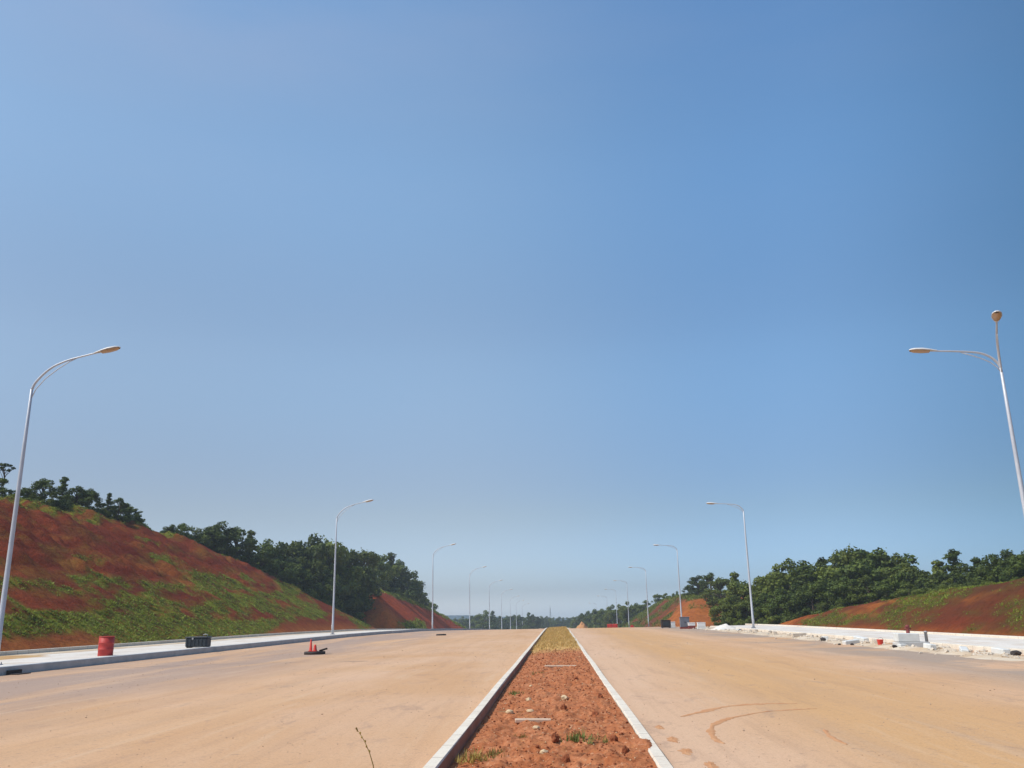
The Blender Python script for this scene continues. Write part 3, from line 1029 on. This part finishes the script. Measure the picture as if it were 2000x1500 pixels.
def lamp(loc, label, group, H, pts, brace, sgn, second=False):
    root = thing('street_lamp', loc, label, 'street lamp', 0, group)
    b = MB()
    b.box((0, 0, .02), (.42, .42, .04), ch=.015)
    for sx in (-1, 1):
        for sy in (-1, 1):
            b.lathe([(.022, .04), (.022, .10), (.012, .12)], (sx * .15, sy * .15, 0), 6)
    b.build('base_plate', M_STEEL, root)
    mb = MB()
    mb.lathe([(.112, .04), (.112, 1.1), (.104, 1.12), (.090, H * .4), (.074, H * .75), (.056, H), (.02, H + .03)], (0, 0, 0), 14)
    mb.build('pole', M_POLE, root, True)
    h = MB()
    h.box((-.104 * sgn, 0, .75), (.03, .11, .36), ch=.008)
    h.build('access_door', M_HEAD, root)
    arm_parts(root, pts, brace, H - .02, sgn)
    if second:
        arm_parts(root, [(q[0], q[1] * 1.55) for q in pts], [(q[0], q[1] * 1.4) for q in brace], H - .02, sgn, R(65))
    return root


PL = [(0, 0), (.11, .29), (.39, .64), (.72, .93), (1.07, 1.12), (1.54, 1.29), (2.33, 1.48), (2.75, 1.57)]
BL = [(.02, -.40), (.18, .03), (.54, .48), (1.04, .89), (1.5, 1.20), (1.75, 1.31)]
PR = [(0, 0), (.10, .22), (.35, .47), (.66, .62), (1.0, .69), (1.55, .74), (2.1, .77), (2.65, .80)]
BR = [(.02, -.18), (.14, .02), (.38, .24), (.74, .43), (1.1, .56), (1.5, .70)]
LN = ['nearest, rising beside the left frame edge', 'second from the camera, behind the red cone', 'third from the camera, before the red mound', 'fourth from the camera', 'fifth from the camera', 'sixth from the camera', 'seventh from the camera', 'eighth from the camera', 'ninth from the camera']
left = None
for i, (x, y) in enumerate([(-21.8, 33.7), (-21.5, 84.0), (-19.15, 135), (-18.4, 185), (-18.1, 235), (-18.0, 285), (-17.9, 335), (-17.9, 385), (-17.9, 450)]):
    lab = 'curved-arm street lamp on the left pavement, ' + LN[i]
    z = prof(y) + .235
    if left is None:
        left = lamp((x, y, z), lab, 'street lamps on the left pavement', 11.05, PL, BL, 1)
    else:
        dup(left, (x, y, z), 0, lab)
RN = ['two-headed, nearest, beside the right frame edge', 'second from the camera, before the dense trees', 'third from the camera, behind the grey cabinet', 'fourth from the camera', 'fifth from the camera', 'sixth from the camera', 'seventh from the camera', 'eighth from the camera']
right = None
for i, (x, y) in enumerate([(18.3, 34.4), (18.4, 84.8), (18.4, 133), (18.4, 181.5), (18.3, 230), (18.3, 275), (18.2, 325), (18.2, 415)]):
    lab = 'flat-arm street lamp on the right pavement, ' + RN[i]
    z = prof(y) + .19
    if i == 0:
        lamp((x, y, z), lab, 'street lamps on the right pavement', 11.0, PR, BR, -1, True)
    elif right is None:
        right = lamp((x, y, z), lab, 'street lamps on the right pavement', 11.0, PR, BR, -1)
    else:
        dup(right, (x, y, z), 0, lab)

# ------------------------------------------------------------------ things on the left
M_RED = simple('faded_red_paint', (0.42, 0.035, 0.03), (0.50, 0.055, 0.045), 3, 0.55, 0.3, 0, 0.05)
M_DARK = simple('dark_blue_black_plastic', (0.012, 0.018, 0.024), (0.030, 0.038, 0.045), 3, 0.5, 0.4)
M_BLACK = simple('dark_iron', (0.030, 0.022, 0.020), (0.055, 0.042, 0.036), 6, 0.7, 0.3)
M_CONE = simple('cone_red', (0.62, 0.045, 0.03), (0.70, 0.07, 0.045), 4, 0.5, 0.3)
M_RUST = simple('maroon_paint', (0.16, 0.03, 0.03), (0.22, 0.05, 0.04), 8, 0.6, 0.3)
M_CAB = simple('cabinet_grey', (0.11, 0.12, 0.15), (0.16, 0.17, 0.20), 2, 0.55, 0.3)
M_CABW = simple('white_paint', (0.72, 0.71, 0.69), (0.80, 0.79, 0.77), 2, 0.5, 0.3)
M_BLOCK = simple('pale_block_concrete', (0.58, 0.58, 0.55), (0.70, 0.70, 0.67), 3, 0.85, 0.2, 0, 0.4)
M_STONE = simple('broken_stone', (0.48, 0.40, 0.31), (0.64, 0.56, 0.46), 4, 0.9, 0.1, 0, 0.5)
M_WOOD = simple('weathered_plank', (0.52, 0.36, 0.24), (0.62, 0.46, 0.34), 4, 0.85, 0.1, 0, 0.3)
M_CLOD = simple('dark_red_clod', (0.19, 0.058, 0.028), (0.32, 0.11, 0.05), 12, 0.95, 0.05, 0, 0.8)
M_PEBBLE = simple('pale_pebble', (0.55, 0.38, 0.20), (0.68, 0.52, 0.34), 20, 0.9, 0.1, 0, 0.5)

dr = thing('oil_drum', (-21.35, 41.2, .245), 'red metal drum standing upright on the left pavement', 'drum')
MB().lathe([(.33, 0), (.335, .01), (.335, .28), (.35, .295), (.35, .315), (.335, .33), (.335, .57), (.35, .585), (.35, .605), (.335, .62), (.335, .86)], n=28).build('body', M_RED, dr, True)
MB().lathe([(.336, .855), (.35, .86), (.35, .885), (.335, .89), (.32, .87), (.0, .868)], n=28).build('lid', M_RED, dr, True)
MB().lathe([(.04, .868), (.04, .885), (.03, .89)], (.18, -.08, 0), 10).build('bung', M_BLACK, dr)

bx = thing('tool_chest', (-20.95, 51.0, .245), 'black plastic chest with a ribbed body on the left kerb', 'chest')
b = MB().box((0, 0, .30), (1.30, .62, .50), ch=.05)
for k in range(6):
    b.box((-.54 + k * .216, -.325, .28), (.06, .05, .40), ch=.012)
b.build('body', M_DARK, bx)
MB().box((0, 0, .59), (1.36, .68, .09), ch=.03).build('lid', M_DARK, bx)
for sx in (-1, 1):
    MB().box((sx * .5, 0, .027), (.14, .56, .05), ch=.01).build('foot', M_BLACK, bx)
MB().tube([(.30, -.05, .63), (.30, -.05, .73), (.42, -.05, .76), (.54, -.05, .73), (.54, -.05, .63)], .025, 8).build('handle', M_STEEL, bx, True)
MB().box((-.2, -.352, .52), (.10, .03, .10), ch=.01).build('latch', M_STEEL, bx)

mh = thing('manhole', (-12.55, 45.55, 0), 'raised dark manhole with a tilted plate, under the red cones', 'manhole', R(6))
MB().lathe([(.54, .004), (.54, .13), (.50, .145), (.44, .145)], n=24).build('rim', M_BLACK, mh, True)
MB().lathe([(.44, .10), (.44, .135), (.42, .14)], n=24).build('cover_plate', M_DARK, mh, True)
MB().box((.42, .10, .22), (.42, .56, .05), .1, (R(-6), R(-16)), .01).build('loose_plate', M_BLACK, mh)
cn = thing('traffic_cone', (-12.74, 45.45, .146), 'slim tall red traffic cone standing on the raised manhole', 'traffic cone')
MB().box((0, 0, .02), (.22, .22, .036), ch=.012).build('base', M_CONE, cn)
MB().lathe([(.085, .039), (.078, .05), (.035, .58), (.02, .60)], n=18).build('cone', M_CONE, cn, True)
c2 = thing('traffic_cone', (-12.50, 45.40, .146), 'short stubby red traffic cone right of the slim one', 'traffic cone')
MB().box((0, 0, .02), (.22, .22, .036), ch=.012).build('base', M_CONE, c2)
MB().lathe([(.10, .039), (.095, .05), (.06, .30), (.045, .34)], n=18).build('cone', M_CONE, c2, True)
m2 = thing('manhole', (-11.2, 84.9, 0), 'far dark manhole ring lying raised on the left carriageway', 'manhole')
MB().lathe([(.48, .006), (.48, .12), (.40, .13), (.38, .10)], n=22).build('rim', M_BLACK, m2, True)
MB().lathe([(.36, .09), (.35, .125), (.1, .128)], n=22).build('cover_plate', M_BLACK, m2)
dn = thing('drain_inlet', (-19.93, 32.0, 0), 'dark drain inlet at the foot of the left kerb', 'drain')
MB().box((0, 0, .085), (.10, .8, .15), ch=.01).build('mouth', M_BLACK, dn)
MB().box((.22, 0, .02), (.34, .8, .03), ch=.005).build('grate', M_BLACK, dn)

# ------------------------------------------------------------------ things on the right
bl = thing('concrete_blocks', (16.25, 42.2, .02), 'stack of pale concrete blocks beside the right pavement', 'blocks', R(4))
MB().box((.05, .02, .13), (1.46, .66, .24), R(2), ch=.02).build('slab', M_KERBGREY, bl)
MB().box((-.14, .03, .45), (.98, .56, .38), R(-3), (0, R(1)), .025).build('block', M_BLOCK, bl)
MB().box((-.62, -.48, .10), (.34, .26, .18), R(12), ch=.02).build('block', M_BLOCK, bl)
po = thing('steel_post', (17.05, 42.3, .05), 'dark short steel post at the right end of the block stack', 'post')
MB().lathe([(.07, 0), (.07, .62), (.085, .63), (.085, .68), (.03, .70)], n=12).build('shaft', M_STEEL, po, True)
MB().box((0, 0, .015), (.26, .26, .03), ch=.008).build('foot_plate', M_STEEL, po)
hy = thing('bollard', (21.9, 57.0, .2), 'dark maroon bollard standing on the right pavement', 'bollard')
MB().lathe([(.17, 0), (.17, .05), (.11, .07), (.11, .42), (.14, .44), (.14, .49), (.09, .55), (.02, .57)], n=16).build('body', M_RUST, hy, True)
MB().tube([(-.2, 0, .33), (.2, 0, .33)], .045, 10).build('outlet', M_RUST, hy, True)
bk = thing('bucket', (15.85, 44.9, .03), 'bright red bucket lying near the block stack', 'bucket')
MB().lathe([(.11, 0), (.115, .01), (.15, .25), (.158, .26), (.158, .28), (.14, .275), (.105, .03)], n=18).build('body', M_CONE, bk, True)
MB().tube([(-.15, 0, .25), (-.12, -.06, .33), (0, -.09, .38), (.12, -.06, .33), (.15, 0, .25)], .01, 6).build('handle', M_STEEL, bk, True)

rk = random.Random(9)
slab_lab = ['grey kerbstone lying flat nearest the right frame edge', 'kerbstone with a sandy end beside the orange soil', 'short broken kerbstone in front of the pavement edge', 'tilted kerbstone left of the red bucket', 'kerbstone lying aslant behind the red bucket', 'long kerbstone parallel to the right pavement', 'half-buried kerbstone in the pale sand strip', 'pale kerbstone near the second right lamp', 'kerbstone turned across the sand strip', 'far kerbstone near the white heap', 'kerbstone propped on soil by the white heap', 'small kerbstone stub between the far ones']
for (x, y, a, l), lab in zip([(17.1, 35.6, 88, 1.0), (16.6, 37.6, 70, 1.1), (16.1, 39.7, 96, .6), (15.3, 47.6, 20, .9), (16.3, 46.8, 75, 1.1), (16.8, 50.5, 90, 1.6), (15.9, 54.2, 82, 1.0), (16.6, 76, 88, 1.2), (16.2, 61.0, 12, 1.0), (16.5, 82.5, 70, 1.1), (15.9, 86.5, 100, 1.0), (16.4, 68.5, 85, .7)], slab_lab):
    mb = MB().box((0, 0, .10), (l, .30, .24), 0, (R(rk.uniform(-7, 7)), R(rk.uniform(-5, 5))), .03)
    o = mb.build('kerbstone', M_BLOCK if rk.random() < .6 else M_STONE, None, False, (x, y, verge_z(x, y)))
    o.rotation_euler.z = R(a)
    tag(o, lab, 'kerbstone', 'loose kerbstones on the right')
rub_lab = ['dark broken lump beyond the last near kerbstone', 'dark lump on the road edge left of the red bucket', 'small dark lump beside the road, left of the bucket', 'brown lump in front of the block stack', 'dark lump by the near right frame edge', 'grey lump near the second right lamp']
for k, ((x, y, s), lab) in enumerate(zip([(15.5, 53.2, .22), (14.5, 47.0, .10), (15.05, 46.7, .11), (15.3, 41.6, .15), (17.2, 34.7, .20), (16.9, 72.0, .22)], rub_lab)):
    o = MB().rock((0, 0, s * .35), (s, s * .7, s * .55), k + 3).build('rubble', M_BLACK if k != 5 else M_STONE, None, False, (x, y, max(verge_z(x, y), 0)))
    tag(o, lab, 'rubble', 'rubble lumps on the right road edge')

rg = random.Random(12)
rb_ = MB().rock((0, 0, 0), (1, 1, .7), 5, 1, .6)
bv, bf = np.array(rb_.v), np.array(rb_.f)
V, F = [], []
for k in range(900):
    y = 32 + 70 * rg.random() ** 1.2
    x = min(17.5, rg.gauss(16.5, .75))
    s = .02 + .085 * rg.random() ** 3
    a = rg.uniform(0, 6.28)
    rm = np.array([[math.cos(a), -math.sin(a), 0], [math.sin(a), math.cos(a), 0], [0, 0, 1]])
    V.append((bv * [s * rg.uniform(1, 2), s, s]) @ rm.T + [x, y, max(verge_z(x, y), prof(y)) + s * .3])
    F.append(bf + k * len(bv))
tag(mesh_obj('rubble_fragments', np_mesh('rubble_fragments', np.concatenate(V), np.concatenate(F), M_STONE, smooth=False)), 'countless small pale rubble fragments along the right verge', 'rubble', kind='stuff')

cb = thing('utility_cabinet', (13.85, 98.0, -.02), 'tall blue grey utility cabinet at the right road edge', 'cabinet')
MB().box((0, 0, .10), (1.02, .66, .20), ch=.01).build('plinth', M_RUST, cb)
bd = MB().box((0, 0, .70), (.98, .60, 1.0), ch=.02).build('body', M_CAB, cb)
for sx in (-1, 1):
    d = MB().box((sx * .235, -.31, .70), (.45, .024, .90), ch=.008).build('door', M_CAB, cb)
    MB().box((sx * .05, -.335, .72), (.03, .03, .16), ch=.006).build('handle', M_BLACK, d)
MB().box((0, 0, 1.235), (1.08, .70, .07), ch=.02).build('roof', M_CAB, cb)
c3 = thing('generator_box', (12.8, 106.3, -.05), 'squat dark box left of the tall cabinet', 'box')
MB().box((0, 0, .48), (1.1, .8, .82), ch=.03).build('body', M_BLACK, c3)
MB().box((0, -.41, .5), (.7, .03, .5), ch=.008).build('louvre', M_DARK, c3)
MB().box((0, 0, .92), (1.16, .86, .06), ch=.02).build('lid', M_BLACK, c3)
for sx in (-1, 1):
    MB().box((sx * .42, 0, .035), (.12, .76, .07), ch=.01).build('skid', M_STEEL, c3)
for (x, y, w, h, bot, lab) in [(14.5, 97.4, .74, .66, True, 'small white crate with a maroon base beside the tall cabinet'), (15.0, 94.0, .82, .70, False, 'pale grey white crate, rightmost of the boxes'), (13.75, 108.5, .85, .70, False, 'white crate between the dark box and the tall cabinet')]:
    w_ = thing('crate', (x, y, prof(y)), lab, 'crate')
    MB().box((0, 0, h * .25), (w, .6, h * .48), ch=.012).build('base', M_RUST if bot else M_BLOCK, w_)
    MB().box((0, 0, h * .72), (w * .98, .58, h * .44), ch=.02).build('body', M_CABW, w_)
    MB().box((0, 0, h * .97), (w * 1.04, .64, h * .06), ch=.012).build('lid', M_CABW, w_)


M_HEAP = simple('orange_soil', (0.42, 0.20, 0.09), (0.50, 0.27, 0.13), 0.9, 0.95, 0.1, 0, 0.5)


def heap(name, mat, loc, rx, ry, h, seed, lab, cat):
    n, vs = 26, []
    for j in range(n):
        for i in range(n):
            u, v = i / (n - 1) * 2 - 1, j / (n - 1) * 2 - 1
            d = math.hypot(u, v) + .18 * fbm(u * 1.5, v * 1.5, seed)
            z = h * clamp(1 - d) ** .8 * (1 + .25 * fbm(u * 3, v * 3, seed)) + .05 * h * fbm(u * 9, v * 9, seed) - .04
            vs.append((u * rx, v * ry, z))
    o = mesh_obj(name, np_mesh(name, vs, grid_faces(n, n), mat))
    o.location = loc
    return tag(o, lab, cat)


heap('sand_heap', M_PAVE, (16.6, 89.4, .0), 1.5, 1.3, .62, 3, 'low whitish heap at the far end of the right pavement', 'heap')
heap('soil_heap', M_HEAP, (5.4, 200, prof(200)), 1.3, 1.8, 1.6, 8, 'small orange soil heap beyond the crest of the right carriageway', 'heap')
br = thing('barrier', (8.2, 134.5, prof(134.5)), 'low bright red barrier at the crest of the right carriageway', 'barrier')
for k in range(2):
    MB().box((-.4 + k * .8, 0, .37), (.76, .25, .34), ch=.05).build('panel', M_RED, br)
    MB().box((-.4 + k * .8, 0, .10), (.78, .4, .20), ch=.03).build('foot', M_RED, br)
b2 = thing('barrier', (10.6, 128, prof(128)), 'small faded reddish barrier left of the dark box', 'barrier')
MB().box((0, 0, .24), (.4, .25, .2), ch=.04).build('panel', M_RED, b2)
MB().box((0, 0, .07), (.54, .42, .14), ch=.03).build('foot', M_RED, b2)

ms = thing('lattice_mast', (-5.0, 600, -6.2), 'thin grey lattice mast far beyond the median', 'mast')
mb = MB()
for k in range(3):
    a = k * 2.094
    mb.tube([(1.0 * math.cos(a), 1.0 * math.sin(a), 0), (.15 * math.cos(a), .15 * math.sin(a), 12)], .10, 5)
    for j in range(10):
        w0, w1 = 1 - .085 * j, 1 - .085 * (j + 1)
        a2 = a + 2.094
        mb.tube([(w0 * math.cos(a), w0 * math.sin(a), 1.2 * j), (w1 * math.cos(a2), w1 * math.sin(a2), 1.2 * j + 1.2)], .05, 4)
mb.build('frame', M_STEEL, ms)
MB().tube([(0, 0, 11.6), (0, 0, 14)], .07, 5).build('antenna', M_STEEL, ms)

# ------------------------------------------------------------------ on the median
def mz(x, y):
    return prof(y) + median_z(x, y)


for (x, y, l, w, rz, name, mat, lab) in [(.05, 30.0, 1.06, .16, 3, 'plank', M_WOOD, 'pale plank lying across the median, farther of the two'), (-.46, 15.2, .60, .13, 4, 'plank', M_WOOD, 'greyish half-buried plank across the median, nearer of the two')]:
    mb = MB()
    N = 8
    for k in range(N):
        mb.box((-l / 2 + l * (k + .5) / N, .004 * math.sin(k * 1.7), .03 + .004 * math.cos(k * 2.1)), (l / N * 1.0, w, .05))
    o = MB().box((0, 0, .03), (l, w, .055), 0, (R(3), R(1)), .008).build(name, mat, None, False, (x, y, mz(x, y) - .012))
    o.rotation_euler.z = R(rz)
    tag(o, lab, 'plank', 'planks on the median')
stones = [(.09, 18.6, .095, M_PEBBLE, 'largest pale yellow stone on the median'), (-.92, 16.5, .075, M_PEBBLE, 'pale stone on the left side of the median'), (-.66, 18.9, .08, M_PEBBLE, 'flat pale stone left of the yellow one'), (-.55, 16.6, .07, M_PEBBLE, 'pale yellow stone above the nearer plank'), (-.22, 11.6, .065, M_PEBBLE, 'flat pale stone near the bottom of the median'), (-.38, 14.1, .06, M_PEBBLE, 'small pale stone right of the nearer plank'), (-.72, 22.6, .05, M_PEBBLE, 'small pale stone near the upper left kerb')]
for k, (x, y, s, m_, lab) in enumerate(stones):
    o = MB().rock((0, 0, s * .3), (s, s * .8, s * .6), k + 21, 2, .3).build('stone', m_, None, False, (x, y, mz(x, y)))
    tag(o, lab, 'stone', 'stones on the median')
clods = [(.06, 16.8, .075, 'tall dark clod in the middle of the median'), (.60, 15.6, .085, 'dark clod toward the right kerb'), (-.08, 12.7, .075, 'dark clod near the green weed'), (.05, 11.1, .07, 'nearest dark clod at the bottom of the median'), (.83, 18.8, .09, 'dark clod against the right kerb'), (.72, 12.6, .07, 'dark clod right of the green weed'), (.42, 23.5, .08, 'dark clod in the upper middle of the median'), (.80, 11.6, .06, 'small dark clod by the near right kerb')]
for k, (x, y, s, lab) in enumerate(clods):
    o = MB().rock((0, 0, s * .35), (s * .75, s * .65, s * .8), k + 41, 3, .5).build('clod', M_CLOD, None, False, (x, y, mz(x, y)))
    tag(o, lab, 'clod', 'soil clods on the median')
# countless crumbs and pebbles of the median soil
for (name, mat, cnt, s0, s1, sd, lab) in [('soil_crumbs', M_CLOD, 3600, .006, .024, 3, 'countless small dark red crumbs over the median soil'), ('gravel', M_PEBBLE, 1100, .005, .016, 4, 'countless pale pebbles over the median soil')]:
    rg = random.Random(sd)
    base = MB().rock((0, 0, 0), (1, 1, .75), sd, 1, .5)
    bv, bf = np.array(base.v), np.array(base.f)
    V, F = [], []
    for k in range(cnt):
        y = 8.5 + 36 * rg.random() ** 1.7
        x = rg.uniform(MLI + .05, MRI - .04)
        s = rg.uniform(s0, s1) * rg.uniform(.5, 1) * (1 + (y - 8) * .02)
        a = rg.uniform(0, 6.28)
        rm = np.array([[math.cos(a), -math.sin(a), 0], [math.sin(a), math.cos(a), 0], [0, 0, 1]])
        V.append((bv * [s, s * rg.uniform(.6, 1), s]) @ rm.T + [x, y, mz(x, y) + s * .3])
        F.append(bf + k * len(bv))
    tag(mesh_obj(name, np_mesh(name, np.concatenate(V), np.concatenate(F), mat, smooth=False)), lab, 'soil' if name == 'soil_crumbs' else 'gravel', kind='stuff')
M_GRIT = simple('road_grit', (0.36, 0.25, 0.17), (0.54, 0.38, 0.26), 9, 0.9, 0.1, 0, 0.5)
rg = random.Random(77)
base = MB().rock((0, 0, 0), (1, 1, .7), 3, 1, .5)
bv, bf = np.array(base.v), np.array(base.f)
V, F = [], []
for k in range(4200):
    y = 9 + 46 * rg.random() ** 1.4
    x = rg.uniform(-19.5, 16.0)
    if ML - .1 < x < MR + .1 or fbm(x * .35, y * .12, 91) < rg.uniform(-.35, .25):
        continue
    s = rg.uniform(.004, .011) * (1 + (y - 9) * .025) * (1.8 if rg.random() < .03 else 1)
    a = rg.uniform(0, 6.28)
    rm = np.array([[math.cos(a), -math.sin(a), 0], [math.sin(a), math.cos(a), 0], [0, 0, 1]])
    V.append((bv * [s, s * rg.uniform(.6, 1), s]) @ rm.T + [x, y, s * .35])
    F.append(bf + len(F) * len(bv))
tag(mesh_obj('grit', np_mesh('grit', np.concatenate(V), np.concatenate(F), M_GRIT, smooth=False)), 'countless small loose stones over both dusty carriageways', 'gravel', kind='stuff')
# a spill of soil over the right kerb
rg = random.Random(2)
vs = []
n = 18
for j in range(n):
    for i in range(n):
        u, v = i / (n - 1) * 2 - 1, j / (n - 1) * 2 - 1
        d = math.hypot(u, v) + .3 * fbm(u * 2, v * 2, 4)
        vs.append((u * .16, v * .5, .07 * clamp(1 - d) - .02 + .012 * fbm(u * 6, v * 6, 2)))
o = mesh_obj('soil_spill', np_mesh('soil_spill', vs, grid_faces(n, n), M_MEDIAN))
o.location = (1.08, 12.1, .152)
tag(o, 'red soil spilled over the right median kerb', 'soil spill')

# weeds
M_WEED = leaf_material('fresh_weed', (0.12, 0.16, 0.035), (0.17, 0.19, 0.05))
M_WEEDDRY = leaf_material('yellow_weed', (0.36, 0.24, 0.06), (0.28, 0.22, 0.06))
weeds = [(.30, 12.7, .14, M_WEED, 'green weed tuft in the near middle of the median'), (-1.12, 11.5, .15, M_WEEDDRY, 'yellow weed tuft beside the near left kerb'), (-.95, 20.8, .12, M_WEED, 'green weed tuft near the left kerb halfway up the median'), (-.55, 13.4, .09, M_WEEDDRY, 'yellowish weed patch left of the green tuft'), (-.85, 11.9, .09, M_WEEDDRY, 'low yellow weed right of the kerbside tuft'), (-.62, 27.0, .12, M_WEEDDRY, 'yellow weed tuft left of the far plank'), (.55, 13.0, .07, M_WEED, 'small green weed right of the largest tuft')]
for k, (x, y, s, m_, lab) in enumerate(weeds):
    rg = random.Random(k)
    pts = [(rg.gauss(0, .12), rg.gauss(0, .10), 0) for _ in range(16)]
    v, f = tufts(pts, [s * rg.uniform(.5, 1) for _ in pts], 8, k + 5, .9, .10)
    o = mesh_obj('weed', np_mesh('weed', v, f, m_, smooth=False))
    o.location = (x, y, mz(x, y) + .01)
    tag(o, lab, 'weed', 'weeds on the median')

# dry stalk growing on the left carriageway
st = thing('dry_stalk', (-2.16, 10.6, 0), 'thin dry weed stalk with seed heads left of the median kerb', 'weed')
pts = [(0, 0, -.02), (-.02, 0, .14), (-.07, .01, .28), (-.13, .01, .40), (-.20, .02, .50), (-.25, .02, .55)]
MB().tube(pts, [.006, .006, .005, .004, .003, .002], 6).build('stem', M_WEEDDRY, st, True)
for k in range(7):
    u = .42 + k * .09
    i = min(int(u * 5), 4)
    p = Vector(pts[i]).lerp(Vector(pts[i + 1]), u * 5 - i)
    MB().rock(p + Vector((.006 * (-1) ** k, 0, .003)), (.013, .010, .016), k, 1, .3).build('seed_head', M_WEEDDRY, st)

# ------------------------------------------------------------------ mud trails on the right carriageway
M_MUD = simple('orange_mud', (0.49, 0.225, 0.105), (0.57, 0.32, 0.17), 4, 0.95, 0.05, 0, 0.6)
trails = [([(2.13, 16.32), (2.54, 16.93), (3.25, 17.93), (4.03, 18.32), (4.73, 18.33)], .10, 'long curved mud trail on the right carriageway, upper of the pair'),
          ([(2.28, 13.03), (2.25, 13.7), (2.42, 14.87), (2.73, 15.66), (3.1, 16.22), (3.85, 17.0), (4.85, 17.36)], .07, 'hooked mud trail below the long curved one'),
          ([(4.07, 14.41), (3.93, 13.57), (3.91, 12.81)], .05, 'short straight mud trail right of the hooked one')]
for k, (pl, w, lab) in enumerate(trails):
    dense = []
    for i in range(len(pl) - 1):
        p0, p1, p2, p3 = (Vector(pl[j]) for j in (max(i - 1, 0), i, i + 1, min(i + 2, len(pl) - 1)))
        for q in range(14):
            u = q / 14
            dense.append(.5 * (2 * p1 + (p2 - p0) * u + (2 * p0 - 5 * p1 + 4 * p2 - p3) * u * u + (3 * p1 - p0 - 3 * p2 + p3) * u ** 3))
    # one irregular crust of mud along the line, ragged at both edges
    NW, vs = 7, []
    n_ = len(dense)
    for i in range(n_):
        p = dense[i]
        d = (dense[min(i + 1, n_ - 1)] - dense[max(i - 1, 0)]).normalized()
        nrm = Vector((-d.y, d.x))
        e = max(.04, math.sin(math.pi * (i + .5) / n_) ** .5 * (.55 + .75 * clamp(.5 + fbm(p.x * 1.3, p.y * 1.1, k + 2) * 1.6)))
        for q in range(NW):
            u = q / (NW - 1) * 2 - 1
            wl = .9 * w * e * (1 + .7 * fbm(p.x * 7, p.y * 7, u * .4 + k))
            c_ = p + nrm * (u * wl) * Vector((1, 1)).length / 1.414
            vs.append((c_.x, c_.y, .002 + .010 * (1 - u * u) * (.6 + fbm(c_.x * 12, c_.y * 12, k))))
    o = mesh_obj('mud_trail', np_mesh('mud_trail', vs, grid_faces(NW, n_), M_MUD))
    tag(o, lab, 'mud trail', 'mud trails on the right carriageway')
spots = [(1.60, 14.9, .07, 'mud splash beside the right kerb, farthest of four'), (1.62, 13.5, .09, 'mud splash beside the right kerb, second farthest'), (1.66, 12.4, .09, 'mud splash beside the right kerb, by the soil spill'), (1.80, 11.3, .08, 'mud splash nearest the camera by the right kerb')]
for k, (x, y, s, lab) in enumerate(spots):
    N, K = 40, 6
    vs = []
    for r_ in range(K):
        for a in range(N + 1):
            t_ = 6.2832 * (a % N) / N
            q = s * (1 + .55 * fbm(math.cos(t_) * 1.5, math.sin(t_) * 1.5, k * 3.3) + .4 * fbm(math.cos(t_) * 5, math.sin(t_) * 5, k)) * (r_ + .02) / (K - 1)
            vs.append((x + q * math.cos(t_), y + 3.0 * q * math.sin(t_), .002 + .012 * (1 - r_ / (K - 1)) * (.7 + fbm(q * 20, t_, k))))
    o = mesh_obj('mud_splash', np_mesh('mud_splash', vs, grid_faces(N + 1, K), M_MUD))
    tag(o, lab, 'mud splash', 'mud splashes by the right kerb')

# ------------------------------------------------------------------ haze
hm = bpy.data.materials.new('haze')
hm.use_nodes = True
hn = hm.node_tree
hn.nodes.remove(hn.nodes['Principled BSDF'])
pv = hn.nodes.new('ShaderNodeVolumePrincipled')
pv.inputs['Color'].default_value = (0.82, 0.91, 1.0, 1)
pv.inputs['Density'].default_value = 0.00042
pv.inputs['Anisotropy'].default_value = 0.0
hn.links.new(pv.outputs[0], hn.nodes['Material Output'].inputs['Volume'])
o = MB().box((0, 610, 14), (3040, 1840, 44)).build('haze', hm)
tag(o, kind='stuff')
